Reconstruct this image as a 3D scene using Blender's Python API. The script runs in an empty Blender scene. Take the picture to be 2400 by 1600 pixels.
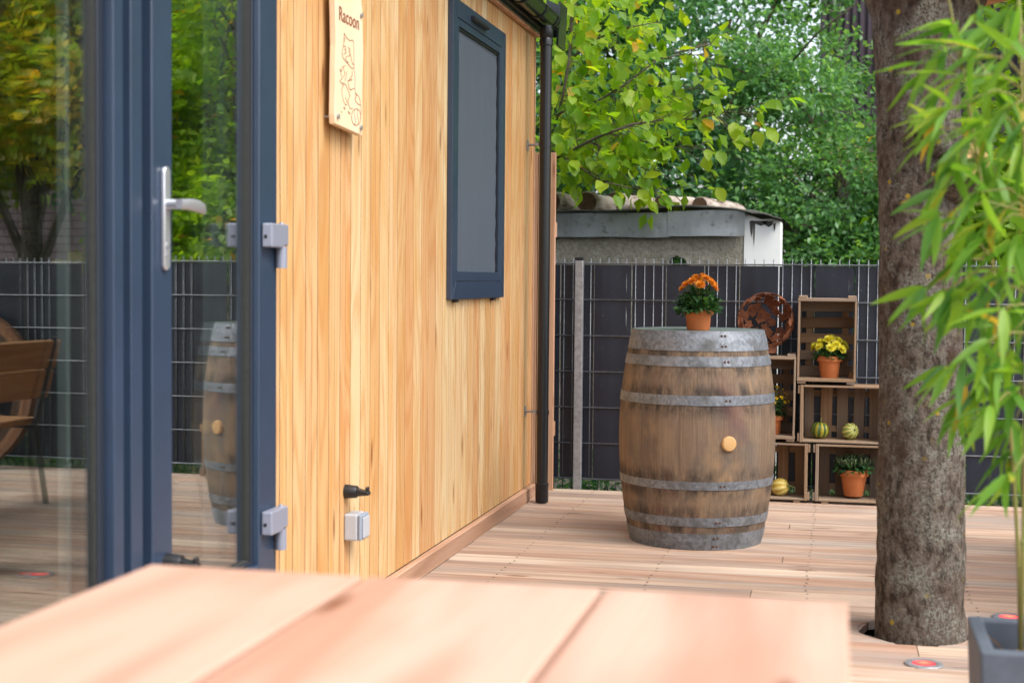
import bpy, bmesh, math, random
import numpy as np
from mathutils import Vector, Matrix, noise
R = math.radians
PI = math.pi
random.seed(7)
rng = np.random.default_rng(7)
S = bpy.context.scene
COL = S.collection

# ------------------------------------------------------------------ camera
FPX, W0, H0 = 3450.0, 2400.0, 1600.0
TH, PITCH, ROLL, CAMH = math.atan(770 / FPX), math.atan(146.5 / FPX), 0.0087, 1.167
CAM = np.array([1.61, 0.0, CAMH])
fw = np.array([-math.sin(TH) * math.cos(PITCH), math.cos(TH) * math.cos(PITCH), -math.sin(PITCH)])
r0 = np.array([math.cos(TH), math.sin(TH), 0.0])
u0 = np.cross(r0, fw)
rt = r0 * math.cos(ROLL) + u0 * math.sin(ROLL)
up = np.cross(rt, fw)
cd = bpy.data.cameras.new('camera')
cam = bpy.data.objects.new('camera', cd)
COL.objects.link(cam)
cam.matrix_world = Matrix(((rt[0], up[0], -fw[0], CAM[0]), (rt[1], up[1], -fw[1], CAM[1]),
                           (rt[2], up[2], -fw[2], CAM[2]), (0, 0, 0, 1)))
cd.sensor_width = 36.0
cd.lens = 36.0 * FPX / W0
cd.clip_start, cd.clip_end = 0.05, 2000.0
cd.dof.use_dof = True
cd.dof.focus_distance = 6.7
cd.dof.aperture_fstop = 3.3
cd.dof.aperture_blades = 7
S.camera = cam

# ------------------------------------------------------------------ light
SUN_EL, SUN_AZ = R(52), R(118)          # azimuth measured clockwise from +Y: from the right, a little behind the camera
wd = bpy.data.worlds.new('World')
S.world = wd
wd.use_nodes = True
wn = wd.node_tree
wn.nodes.clear()
wo = wn.nodes.new('ShaderNodeOutputWorld')
bg = wn.nodes.new('ShaderNodeBackground')
sk = wn.nodes.new('ShaderNodeTexSky')
sk.sky_type = 'NISHITA'
sk.sun_disc = False
sk.sun_elevation = SUN_EL
sk.sun_rotation = SUN_AZ
sk.air_density, sk.dust_density, sk.ozone_density = 1.0, 3.0, 1.0
hs = wn.nodes.new('ShaderNodeHueSaturation')     # thin even cloud: the sky is nearly white
hs.inputs['Saturation'].default_value = 0.5
wn.links.new(sk.outputs[0], hs.inputs['Color'])
wn.links.new(hs.outputs[0], bg.inputs[0])
bg.inputs[1].default_value = 0.15
wn.links.new(bg.outputs[0], wo.inputs[0])
sl = bpy.data.lights.new('sun', 'SUN')
sl.energy, sl.angle, sl.color = 1.3, R(35), (1.0, 0.95, 0.88)
so = bpy.data.objects.new('sun', sl)
COL.objects.link(so)
sd = Vector((math.sin(SUN_AZ) * math.cos(SUN_EL), math.cos(SUN_AZ) * math.cos(SUN_EL), math.sin(SUN_EL)))
so.rotation_euler = sd.to_track_quat('Z', 'Y').to_euler()
so.location = (6, -2, 9)
S.render.engine = 'CYCLES'
S.view_settings.view_transform = 'Standard'
S.view_settings.look = 'None'
S.view_settings.gamma = 1.0
S.view_settings.exposure = 1.25
S.cycles.max_bounces = 6
S.cycles.diffuse_bounces = 3
S.cycles.glossy_bounces = 4
S.cycles.transparent_max_bounces = 10


# a photo pixel (2400 x 1600) meets a plane of the place
def ray(px, py):
    return fw + rt * (px - 1200) / FPX - up * (py - 800) / FPX
def on_z(px, py, z=0.0):
    d = ray(px, py); return CAM + d * (z - CAM[2]) / d[2]
def on_x(px, py, x):
    d = ray(px, py); return CAM + d * (x - CAM[0]) / d[0]
def on_y(px, py, y):
    d = ray(px, py); return CAM + d * (y - CAM[1]) / d[1]


# ------------------------------------------------------------------ materials
def L(nt, a, b):
    nt.links.new(a, b)
class NT:
    def __init__(s, name):
        s.m = bpy.data.materials.new(name); s.m.use_nodes = True
        s.t = s.m.node_tree; s.t.nodes.clear()
        s.out = s.t.nodes.new('ShaderNodeOutputMaterial')
    def n(s, ty, **k):
        x = s.t.nodes.new('ShaderNode' + ty)
        for a, b in k.items(): setattr(x, a, b)
        return x
    def put(s, sock, v):
        if hasattr(v, 'is_output') or isinstance(v, bpy.types.NodeSocket): s.t.links.new(v, sock)
        else:
            if isinstance(v, (tuple, list)) and len(v) == 3 and sock.type == 'RGBA': v = (*v, 1)
            sock.default_value = v
    def math(s, op, a, b=0.0, c=0.0, clamp=False):
        x = s.n('Math', operation=op, use_clamp=clamp)
        s.put(x.inputs[0], a); s.put(x.inputs[1], b); s.put(x.inputs[2], c)
        return x.outputs[0]
    def vec(s, op, a, b):
        x = s.n('VectorMath', operation=op); s.put(x.inputs[0], a); s.put(x.inputs[1], b)
        return x.outputs[0]
    def mix(s, f, a, b, blend='MIX'):
        x = s.n('Mix', data_type='RGBA', blend_type=blend)
        s.put(x.inputs[0], f); s.put(x.inputs[6], a); s.put(x.inputs[7], b)
        return x.outputs[2]
    def noise(s, v, scale=1.0, detail=2.0, rough=0.5, dist=0.0):
        x = s.n('TexNoise'); s.put(x.inputs['Vector'], v)
        x.inputs['Scale'].default_value = scale; x.inputs['Detail'].default_value = detail
        x.inputs['Roughness'].default_value = rough; x.inputs['Distortion'].default_value = dist
        return x.outputs['Fac']
    def voro(s, v, scale=1.0, feature='F1'):
        x = s.n('TexVoronoi', feature=feature); s.put(x.inputs['Vector'], v)
        x.inputs['Scale'].default_value = scale
        return x
    def ramp(s, f, stops):
        x = s.n('ValToRGB'); s.put(x.inputs[0], f)
        e = x.color_ramp.elements
        while len(e) < len(stops): e.new(0.5)
        for i, (p, c) in enumerate(stops):
            e[i].position = p; e[i].color = (*c, 1) if len(c) == 3 else c
        return x.outputs[0]
    def rng(s, f, a, b, c=0.0, d=1.0):
        x = s.n('MapRange'); x.clamp = True
        s.put(x.inputs[0], f)
        for i, v in enumerate((a, b, c, d)): x.inputs[i + 1].default_value = v
        return x.outputs[0]
    def coord(s, rand=True, scale=(1, 1, 1)):
        tc = s.n('TexCoord').outputs['Object']
        if rand:
            oi = s.n('ObjectInfo').outputs['Random']
            cx = s.n('CombineXYZ')
            for i, k in enumerate((17.3, 31.7, 57.1)): s.put(cx.inputs[i], s.math('MULTIPLY', oi, k))
            tc = s.vec('ADD', tc, cx.outputs[0])
        return s.vec('MULTIPLY', tc, scale)
    def rand(s):
        return s.n('ObjectInfo').outputs['Random']
    def bump(s, h, strength=0.3, dist=0.01):
        x = s.n('Bump'); x.inputs['Strength'].default_value = strength; x.inputs['Distance'].default_value = dist
        s.put(x.inputs['Height'], h)
        return x.outputs[0]
    def pbr(s, col, rough=0.5, metal=0.0, normal=None, spec=0.5, coat=0.0):
        b = s.n('BsdfPrincipled')
        s.put(b.inputs['Base Color'], col); s.put(b.inputs['Roughness'], rough); s.put(b.inputs['Metallic'], metal)
        b.inputs['Specular IOR Level'].default_value = spec
        if coat: b.inputs['Coat Weight'].default_value = coat
        if normal is not None: s.put(b.inputs['Normal'], normal)
        L(s.t, b.outputs[0], s.out.inputs[0])
        return b

def wood(name, tints, along, dark=(0.55, 0.42, 0.30), ringf=7.0, across=9.0, lng=0.35, ringamt=0.45, rough=0.6,
         spec=0.3, knots=0.6, blotch=0.35, bump=0.25, grey=None, greyamt=0.0, fine=1.0, blotchcol=(0.80, 0.66, 0.45), ks_=1.0):
    k = NT(name)
    sc = [across] * 3; sc[along] = lng
    v = k.coord(True, tuple(sc))
    n1 = k.noise(v, 1.0, 1.2, 0.4, 0.15)
    rings = k.math('SINE', k.math('MULTIPLY', n1, ringf * 2 * PI))
    lines = k.math('POWER', k.rng(rings, -1, 1), 2.2)
    fs = [240.0] * 3; fs[along] = 4.0
    fib = k.noise(k.coord(True, tuple(fs)), 1.0, 2.0, 0.6)
    bs = [7.0] * 3; bs[along] = 1.6
    bl = k.noise(k.coord(True, tuple(bs)), 1.0, 2.0, 0.6)
    base = k.ramp(k.rand(), [(i / max(1, len(tints) - 1), t) for i, t in enumerate(tints)])
    dk = k.mix(1.0, base, dark, 'MULTIPLY')
    col = k.mix(k.math('MULTIPLY', lines, ringamt), base, dk)
    col = k.mix(k.math('MULTIPLY', k.rng(fib, 0.35, 0.8), 0.22 * fine), col, dk)
    col = k.mix(k.math('MULTIPLY', k.rng(bl, 0.48, 0.66), blotch), col, k.mix(1.0, base, blotchcol, 'MULTIPLY'))
    ks = [11.0] * 3; ks[along] = 2.6
    vr = k.voro(k.coord(True, tuple(ks)), 1.0)
    kn = k.rng(vr.outputs['Distance'], 0.05 * ks_, 0.14 * ks_, 1, 0)
    sp = k.n('SeparateColor'); k.put(sp.inputs[0], vr.outputs['Color'])
    sel = k.math('GREATER_THAN', sp.outputs[0], 0.58)
    kf = k.math('MULTIPLY', k.math('MULTIPLY', kn, sel), knots)
    col = k.mix(kf, col, k.mix(1.0, base, (0.35, 0.20, 0.12), 'MULTIPLY'))
    if grey:
        gs = [5.0] * 3; gs[along] = 0.8
        gn = k.noise(k.coord(True, tuple(gs)), 1.0, 2.5, 0.65)
        col = k.mix(k.math('MULTIPLY', k.rng(gn, 0.45, 0.68), greyamt), col, grey)
    h = fib
    k.pbr(col, k.math('ADD', rough, k.math('MULTIPLY', fib, 0.15)), 0, k.bump(h, bump, 0.004), spec)
    return k.m

M = {}
M['larch'] = wood('larch_cladding', [(.57, .35, .155), (.66, .48, .265), (.68, .52, .305), (.57, .31, .135), (.66, .465, .25), (.59, .345, .16), (.68, .54, .325), (.60, .395, .185), (.67, .49, .275), (.58, .325, .145), (.65, .455, .24), (.69, .545, .335)],
                  2, ringf=9, across=7.5, lng=.9, ringamt=.6, dark=(.76, .54, .36), blotch=.55, blotchcol=(.86, .64, .36), knots=.9, rough=.5, fine=.9, ks_=1.25)
M['deck'] = wood('deck_boards', [(.50, .365, .275), (.59, .465, .365), (.45, .31, .23), (.57, .445, .355), (.48, .33, .245), (.61, .495, .395), (.53, .39, .29)],
                 0, ringf=8, across=7, lng=.22, ringamt=.5, dark=(.50, .38, .32), blotch=.6, blotchcol=(.70, .56, .48), knots=1.0,
                 grey=(.24, .215, .20), greyamt=.7, rough=.62, spec=.3, ks_=1.3)
M['skirt'] = wood('skirting', [(.50, .30, .20), (.52, .32, .22)], 1, ringf=8, across=8, lng=.3, ringamt=.4, blotch=.2)
M['table'] = wood('table_wood', [(.585, .385, .295), (.60, .40, .31), (.575, .37, .28)], 1, ringf=4, across=5, lng=.45, ringamt=.6,
                  dark=(.66, .46, .37), blotch=.45, blotchcol=(.76, .58, .48), knots=1.0, rough=.42, spec=.5, bump=.08, ks_=1.6)
M['crate'] = wood('crate_wood', [(.20, .125, .075), (.30, .19, .11), (.16, .10, .065), (.36, .215, .115), (.14, .09, .06)], 0, ringf=5, across=14, lng=1.0,
                  ringamt=.45, blotch=.6, knots=.7, rough=.75, grey=(.22, .195, .165), greyamt=.6, bump=.4)
M['crate_edge'] = wood('crate_edge_wood', [(.30, .215, .15), (.34, .24, .16), (.27, .175, .11)], 0, ringf=5, across=14, lng=1.0, ringamt=.4,
                       blotch=.4, knots=.5, rough=.75, grey=(.27, .24, .21), greyamt=.6, bump=.4)
M['stave'] = wood('barrel_stave', [(.20, .125, .07), (.22, .14, .08), (.19, .118, .066), (.23, .148, .086), (.205, .13, .075)], 2, ringf=4, across=16, lng=1.3, ringamt=.25, blotch=.75,
                  blotchcol=(.42, .36, .33), knots=.35, rough=.62, spec=.3, grey=(.14, .118, .10), greyamt=.75, bump=.5)
M['bench'] = wood('bench_wood', [(.34, .17, .075), (.38, .20, .09)], 1, ringf=6, across=8, lng=.4, rough=.5)
M['signw'] = wood('sign_wood', [(.80, .63, .44), (.80, .63, .44)], 2, ringf=5, across=7, lng=.6, ringamt=.16, blotch=.12, knots=0, rough=.55, dark=(.8, .62, .42))
M['post'] = wood('screen_wood', [(.60, .35, .22), (.62, .38, .25)], 2, ringf=6, across=8, lng=.4, rough=.6)
M['platform'] = wood('platform_wood', [(.50, .28, .13), (.56, .35, .18)], 0, ringf=6, across=8, lng=.4, rough=.6)
M['wheel'] = wood('wheel_wood', [(.20, .095, .045), (.24, .115, .055)], 2, ringf=5, across=10, lng=.8, rough=.6)

def plain(name, col, rough=.5, metal=0.0, nscale=0.0, namt=0.2, spec=.5, bump=0.0, col2=None):
    k = NT(name)
    c, nrm = col, None
    if nscale:
        n = k.noise(k.coord(False), nscale, 4.0, .6)
        c = k.mix(k.rng(n, .35, .65), col, col2 or tuple(x * (1 - namt) for x in col))
        if bump: nrm = k.bump(n, bump, .003)
    k.pbr(c, rough, metal, nrm, spec)
    return k.m
M['anth'] = plain('anthracite_powder_coat', (.026, .046, .086), .36, 0, 6, .12, .55)
M['anth_dark'] = plain('anthracite_reveal', (.018, .024, .036), .45, 0, 0, 0, .4)
M['black'] = plain('black_plastic', (.014, .015, .018), .42, 0, 20, .3)
M['pipe'] = plain('black_pipe', (.007, .0085, .011), .28, 0, 60, .4, .5, .0, (.012, .014, .017))
M['gutterm'] = plain('gutter_metal', (.012, .018, .018), .22, 0, 0, 0, .6)
M['silver'] = plain('satin_aluminium', (.62, .64, .70), .34, .75, 0)
M['hingem'] = plain('grey_hinge_cover', (.27, .29, .37), .4, .25, 0)
M['steel'] = plain('galvanised_steel', (.40, .41, .43), .5, .6, 40, .3)
M['wirem'] = plain('galvanised_wire', (.27, .29, .32), .45, .7, 60, .35)
M['gasket'] = plain('grey_gasket', (.028, .030, .029), .6, 0, 90, .3)
M['socket'] = plain('grey_plastic', (.40, .42, .46), .5)
M['socketlid'] = plain('blue_grey_plastic', (.25, .30, .38), .5)
M['white'] = plain('white_interior', (.62, .64, .64), .7)
M['reveal'] = plain('grey_reveal', (.20, .215, .215), .7)
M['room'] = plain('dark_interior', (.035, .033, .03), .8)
M['terracotta'] = plain('terracotta', (.52, .165, .055), .75, 0, 14, .18, .25, .1)
M['soil'] = plain('soil', (.035, .024, .017), .95, 0, 60, .6, .1, .8)
M['rust'] = plain('rusty_steel', (.27, .10, .045), .8, .15, 22, .5, .3, .6, (.14, .052, .028))
M['planter'] = plain('grey_planter', (.105, .125, .16), .6, 0, 30, .15, .4, .1)
M['cork'] = plain('silicone_bung', (.60, .36, .15), .5)
M['rivet'] = plain('rusty_rivet', (.13, .075, .055), .6, .5, 60, .4)
M['ink'] = plain('burnt_line', (.20, .062, .028), .8)
M['ground'] = plain('garden_soil', (.05, .045, .03), .95, 0, 3, .5, .1, .5, (.03, .05, .018))
M['felt'] = plain('roofing_felt', (.055, .058, .055), .9, 0, 14, .5, .2, .8, (.12, .118, .108))
M['whitewall'] = plain('white_paint', (.80, .82, .82), .6, 0, 3, .1, .3, .1)
M['cane'] = plain('bamboo_cane', (.30, .22, .08), .5, 0, 9, .4, .4, 0, (.22, .26, .06))
M['twig'] = plain('twig_bark', (.11, .085, .055), .8, 0, 30, .4)
M['stem'] = plain('plant_stem', (.09, .13, .035), .6)
M['spike'] = plain('green_spike', (.075, .115, .045), .6)

k = NT('barrel_oak')
v = k.coord(False)
sx = k.n('SeparateXYZ'); k.put(sx.inputs[0], v)
base = k.ramp(k.rand(), [(0, (.20, .138, .092)), (.5, (.245, .175, .12)), (1, (.215, .15, .10))])
fib = k.noise(k.vec('MULTIPLY', v, (160, 160, 3.5)), 1, 3, .65)
col = k.mix(k.math('MULTIPLY', k.rng(fib, .38, .68), .55), base, (.085, .057, .038))
pat = k.noise(k.vec('MULTIPLY', v, (7, 7, 4.5)), 1, 5, .68)
col = k.mix(k.math('MULTIPLY', k.rng(pat, .50, .66), .70), col, (.115, .098, .085))
lite = k.noise(k.vec('ADD', k.vec('MULTIPLY', v, (6, 6, 5)), (3.1, 8.2, 1.7)), 1, 4, .6)
col = k.mix(k.math('MULTIPLY', k.rng(lite, .54, .68), .6), col, (.30, .195, .11))
edge = None
for zh, up_ in ((.855, 1), (.79, 1), (.685, -1), (.62, 1), (.315, -1), (.258, 1), (.156, -1), (.095, 1)):
    g_ = k.rng(k.math('ABSOLUTE', k.math('SUBTRACT', sx.outputs[2], zh)), .008, .055, 1, 0)
    edge = g_ if edge is None else k.math('MAXIMUM', edge, g_)
dn = k.noise(k.vec('MULTIPLY', v, (14, 14, 6)), 1, 5, .7)
dk_ = k.math('MULTIPLY', edge, k.rng(dn, .42, .60))
col = k.mix(k.math('MULTIPLY', dk_, .85), col, (.035, .028, .024))
wine = k.rng(k.noise(k.vec('ADD', k.vec('MULTIPLY', v, (5, 5, 3)), (9, 1, 4)), 1, 3, .6), .60, .72)
col = k.mix(k.math('MULTIPLY', wine, .4), col, (.16, .06, .055))
k.pbr(col, .66, 0, k.bump(fib, .45, .004), .3)
M['stave'] = k.m

# galvanised hoops with spangle
k = NT('galvanised_hoop')
v = k.coord(True)
vr = k.voro(v, 75)
sp = k.n('SeparateColor'); k.put(sp.inputs[0], vr.outputs['Color'])
n = k.noise(v, 9, 4, .65)
c = k.mix(sp.outputs[0], (.15, .167, .19), (.26, .28, .31))
c = k.mix(k.math('MULTIPLY', k.rng(n, .48, .66), .75), c, (.095, .095, .09))
k.pbr(c, k.math('ADD', .38, k.math('MULTIPLY', n, .3)), .45, k.bump(k.noise(v, 30, 3), .12, .002), .5)
M['hoop'] = k.m

# window insect screen: a fine woven grey fabric
k = NT('insect_screen')
v = k.coord(False)
w1 = k.n('TexWave', wave_type='BANDS', bands_direction='Z'); k.put(w1.inputs['Vector'], v); w1.inputs['Scale'].default_value = 90
w2 = k.n('TexWave', wave_type='BANDS', bands_direction='Y'); k.put(w2.inputs['Vector'], v); w2.inputs['Scale'].default_value = 90
wv = k.math('MAXIMUM', w1.outputs[1], w2.outputs[1])
st = k.noise(k.vec('MULTIPLY', v, (1, 26, 1.2)), 1, 3, .6)
c = k.mix(wv, (.034, .045, .062), (.09, .112, .148))
c = k.mix(k.math('MULTIPLY', k.rng(st, .35, .7), .35), c, (.10, .125, .16))
k.pbr(c, .62, 0, None, .5)
M['screen'] = k.m

# privacy strip
k = NT('privacy_strip')
v = k.coord(True, (1, 1, 1))
st = k.noise(k.vec('MULTIPLY', v, (9, 9, .25)), 1, 2, .5)
c = k.mix(k.rng(st, .3, .7), (.0065, .009, .017), (.014, .018, .031))
dst = k.math('GREATER_THAN', k.noise(k.coord(True), 70, 1, .5), .73)
c = k.mix(k.math('MULTIPLY', dst, .2), c, (.22, .22, .24))
k.pbr(c, .42, 0, k.bump(st, .25, .02), .45)
M['strip'] = k.m

# double glazing: clear pane with a facing-dependent mirror reflection
k = NT('window_glass')
lw = k.n('LayerWeight'); lw.inputs[0].default_value = .5
fac = k.math('ADD', .07, k.math('MULTIPLY', k.math('POWER', lw.outputs['Facing'], 4.2), 1.9), clamp=True)
tr = k.n('BsdfTransparent'); tr.inputs[0].default_value = (.93, .96, .95, 1)
gl = k.n('BsdfGlossy'); gl.inputs['Roughness'].default_value = 0.004; gl.inputs[0].default_value = (1, 1, 1, 1)
mx = k.n('MixShader'); k.put(mx.inputs[0], fac); L(k.t, tr.outputs[0], mx.inputs[1]); L(k.t, gl.outputs[0], mx.inputs[2])
L(k.t, mx.outputs[0], k.out.inputs[0])
M['glass'] = k.m

# bark with lichen
k = NT('tree_bark')
v = k.coord(False)
vs = k.vec('MULTIPLY', v, (1, 1, .55))
big = k.noise(vs, 5, 4, .65)
mid = k.noise(vs, 44, 4, .7)
fin = k.noise(v, 110, 4, .7)
c = k.ramp(mid, [(.37, (.034, .025, .019)), (.48, (.088, .068, .053)), (.60, (.155, .130, .107))])
c = k.mix(k.rng(big, .5, .62), c, k.mix(.5, c, (.085, .055, .04)))
gr = k.math('MULTIPLY', k.rng(k.noise(v, 9, 5, .7), .46, .62), k.rng(fin, .44, .58))
c = k.mix(k.math('MULTIPLY', gr, .8), c, (.25, .26, .225))
yl = k.math('MULTIPLY', k.rng(k.voro(v, 15).outputs['Distance'], .10, .16, 1, 0), k.rng(k.noise(v, 3.2, 2), .48, .55))
c = k.mix(k.math('MULTIPLY', yl, .9), c, (.40, .28, .025))
scv = k.voro(k.vec('MULTIPLY', v, (1, 1, .6)), 4.2)
sc = k.rng(k.math('ADD', scv.outputs['Distance'], k.math('MULTIPLY', k.noise(v, 30, 3), .16)), .16, .24, 1, 0)
c = k.mix(k.math('MULTIPLY', sc, .8), c, (.045, .022, .013))
h = k.math('ADD', k.math('MULTIPLY', mid, .7), k.math('MULTIPLY', fin, .5))
k.pbr(c, .9, 0, k.bump(h, 1.0, .02), .2)
M['bark'] = k.m

def leafmat(name, stops, trans=.5, tgain=1.6, rough=.42, attr=True, spec=.4):
    k = NT(name)
    if attr:
        a = k.n('Attribute'); a.attribute_name = 'tint'; f = a.outputs['Fac']
    else:
        f = k.rand()
    col = k.ramp(f, stops)
    b = k.n('BsdfPrincipled'); k.put(b.inputs['Base Color'], col); b.inputs['Roughness'].default_value = rough
    b.inputs['Specular IOR Level'].default_value = spec
    t = k.n('BsdfTranslucent')
    tc = k.mix(1.0, col, (tgain, tgain * .98, tgain * .45), 'MULTIPLY'); k.put(t.inputs[0], tc)
    mx = k.n('MixShader'); mx.inputs[0].default_value = trans
    L(k.t, b.outputs[0], mx.inputs[1]); L(k.t, t.outputs[0], mx.inputs[2]); L(k.t, mx.outputs[0], k.out.inputs[0])
    return k.m
near_st = [(0, (.13, .27, .015)), (.4, (.20, .35, .018)), (.75, (.27, .40, .018)), (.955, (.34, .43, .02)), (.975, (.50, .34, .02)), (1, (.52, .28, .02))]
M['leaf_near'] = leafmat('bright_leaf', near_st, .55, 1.7)
M['leaf_near_o'] = leafmat('bright_leaf_single', near_st, .55, 1.7, attr=False)
M['leaf_far'] = leafmat('green_leaf', [(0, (.07, .18, .07)), (.5, (.12, .28, .10)), (.85, (.17, .34, .11)), (1, (.26, .40, .08))], .5, 1.6, .36, True, .5)
M['leaf_dark'] = leafmat('dark_leaf', [(0, (.045, .135, .065)), (.6, (.08, .21, .085)), (1, (.13, .30, .09))], .45, 1.5, .36, True, .5)
M['leaf_autumn'] = leafmat('autumn_leaf', [(0, (.17, .30, .03)), (.4, (.32, .40, .03)), (.7, (.48, .38, .03)), (1, (.60, .34, .03))], .5, 1.6)
bam_st = [(0, (.07, .20, .035)), (.25, (.12, .29, .04)), (.6, (.19, .38, .045)), (.91, (.26, .43, .045)), (.97, (.42, .36, .04)), (1, (.52, .34, .05))]
M['leaf_bam'] = leafmat('bamboo_leaf', bam_st, .5, 1.6)
M['leaf_bam_o'] = leafmat('bamboo_leaf_single', bam_st, .5, 1.6, attr=False)
M['leaf_mum'] = leafmat('chrysanthemum_leaf', [(0, (.02, .07, .025)), (.6, (.035, .10, .03)), (1, (.06, .16, .03))], .3, 1.3)
M['pet_o'] = leafmat('orange_petal', [(0, (.62, .16, .008)), (.6, (.72, .25, .012)), (1, (.80, .36, .02))], .25, 1.1, .6)
M['pet_y'] = leafmat('yellow_petal', [(0, (.72, .62, .035)), (.6, (.78, .72, .07)), (1, (.80, .76, .16))], .3, 1.1, .6)
M['pet_d'] = leafmat('golden_petal', [(0, (.70, .46, .012)), (1, (.75, .55, .02))], .25, 1.1, .6)
M['dry'] = leafmat('dry_leaf', [(0, (.38, .18, .07)), (1, (.45, .24, .10))], .3, 1.1, .7)

def gourdmat(name, a, b, c, n):
    k = NT(name)
    tc = k.n('TexCoord').outputs['Object']
    sx = k.n('SeparateXYZ'); k.put(sx.inputs[0], tc)
    ang = k.math('ARCTAN2', sx.outputs[1], sx.outputs[0])
    wob = k.math('MULTIPLY', k.noise(tc, 40, 3), 1.6)
    st = k.math('SINE', k.math('ADD', k.math('MULTIPLY', ang, n), wob))
    col = k.mix(k.rng(st, -.2, .35), a, b)
    sp_ = k.rng(k.noise(tc, 70, 3, .6), .55, .66)
    col = k.mix(k.math('MULTIPLY', sp_, .6), col, c)
    k.pbr(col, .42, 0, None, .45)
    return k.m
M['gourd_g'] = gourdmat('green_yellow_gourd', (.045, .095, .02), (.36, .30, .025), (.06, .10, .02), 9)
M['gourd_p'] = gourdmat('pale_green_gourd', (.20, .27, .06), (.55, .48, .14), (.30, .33, .08), 10)
M['gourd_y'] = gourdmat('pale_yellow_gourd', (.50, .36, .07), (.60, .49, .16), (.55, .42, .10), 8)
M['gstem'] = plain('gourd_stem', (.14, .17, .06), .7)

# roughcast, stained fascia, brick, cladding
k = NT('roughcast')
v = k.coord(False)
g = k.noise(v, 34, 5, .75)
b_ = k.noise(v, 3, 5, .7)
c = k.ramp(g, [(.3, (.19, .175, .15)), (.5, (.34, .315, .265)), (.7, (.46, .425, .36))])
c = k.mix(k.math('MULTIPLY', k.rng(b_, .46, .62), .55), c, (.17, .16, .125))
c = k.mix(k.math('MULTIPLY', k.rng(k.noise(v, 7, 4), .6, .68), .6), c, (.28, .20, .07))
k.pbr(c, .95, 0, k.bump(g, 1.0, .02), .1)
M['roughcast'] = k.m
k = NT('fascia_sheet')
v = k.coord(False)
n = k.noise(k.vec('MULTIPLY', v, (3, 3, 1)), 1, 5, .65)
c = k.mix(k.rng(n, .4, .62), (.27, .295, .325), (.17, .185, .18))
c = k.mix(k.math('MULTIPLY', k.rng(k.noise(v, 16, 5, .7), .56, .68), .6), c, (.05, .05, .035))
k.pbr(c, .5, .3, k.bump(k.noise(v, 3, 3), .3, .05), .5)
M['fascia'] = k.m
k = NT('split_brick')
tc = k.n('TexCoord').outputs['Object']
sx = k.n('SeparateXYZ'); k.put(sx.inputs[0], tc)
cx = k.n('CombineXYZ'); k.put(cx.inputs[0], sx.outputs[0]); k.put(cx.inputs[1], sx.outputs[2])
br = k.n('TexBrick'); k.put(br.inputs['Vector'], cx.outputs[0])
br.inputs['Scale'].default_value = 1.0; br.inputs['Brick Width'].default_value = .40; br.inputs['Row Height'].default_value = .10
br.inputs['Mortar Size'].default_value = .006
br.inputs['Color1'].default_value = (.27, .20, .22, 1); br.inputs['Color2'].default_value = (.36, .275, .29, 1); br.inputs['Mortar'].default_value = (.06, .05, .055, 1)
row = k.math('FLOOR', k.math('DIVIDE', sx.outputs[2], .10))
dg = k.math('ADD', sx.outputs[0], k.math('MULTIPLY', row, .22))
band = k.math('LESS_THAN', k.math('MODULO', k.math('ADD', dg, 100), 4.2), .75)
c = k.mix(k.math('MULTIPLY', band, .85), br.outputs['Color'], k.mix(1.0, (.56, .49, .22), (1, 1, 1), 'MULTIPLY'))
rel = k.noise(tc, 14, 4, .7)
c = k.mix(k.rng(rel, .3, .7, 0, .45), c, k.mix(1.0, c, (.45, .45, .45), 'MULTIPLY'))
k.pbr(c, .9, 0, k.bump(k.math('ADD', rel, k.math('MULTIPLY', br.outputs['Fac'], -.8)), .8, .03), .15)
M['brick'] = k.m
M['clad'] = plain('plum_cladding', (.085, .062, .085), .6, 0, 2.5, .25, .4, .1)
k = NT('birch_log')
v = k.coord(True)
n = k.noise(k.vec('MULTIPLY', v, (22, 3, 22)), 1, 5, .7)
n2 = k.noise(v, 7, 4, .6)
c = k.ramp(n, [(.34, (.08, .055, .042)), (.45, (.30, .25, .215)), (.65, (.50, .45, .41))])
c = k.mix(k.math('MULTIPLY', k.rng(n2, .5, .66), .6), c, (.20, .135, .105))
k.pbr(c, .85, 0, k.bump(n, .8, .01), .2)
M['log'] = k.m
M['logend'] = plain('log_end', (.12, .07, .042), .9, 0, 30, .55, .2, .5)
# bezel light
k = NT('red_lamp_lens')
tc = k.n('TexCoord').outputs['Object']
ln = k.n('VectorMath', operation='LENGTH'); k.put(ln.inputs[0], tc)
e = k.n('Emission')
k.put(e.inputs[0], k.ramp(k.rng(ln.outputs['Value'], 0, .036), [(0, (1, .42, .20)), (.45, (1, .20, .14)), (1, (.9, .05, .10))]))
e.inputs[1].default_value = .75
L(k.t, e.outputs[0], k.out.inputs[0])
M['redlamp'] = k.m


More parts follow.
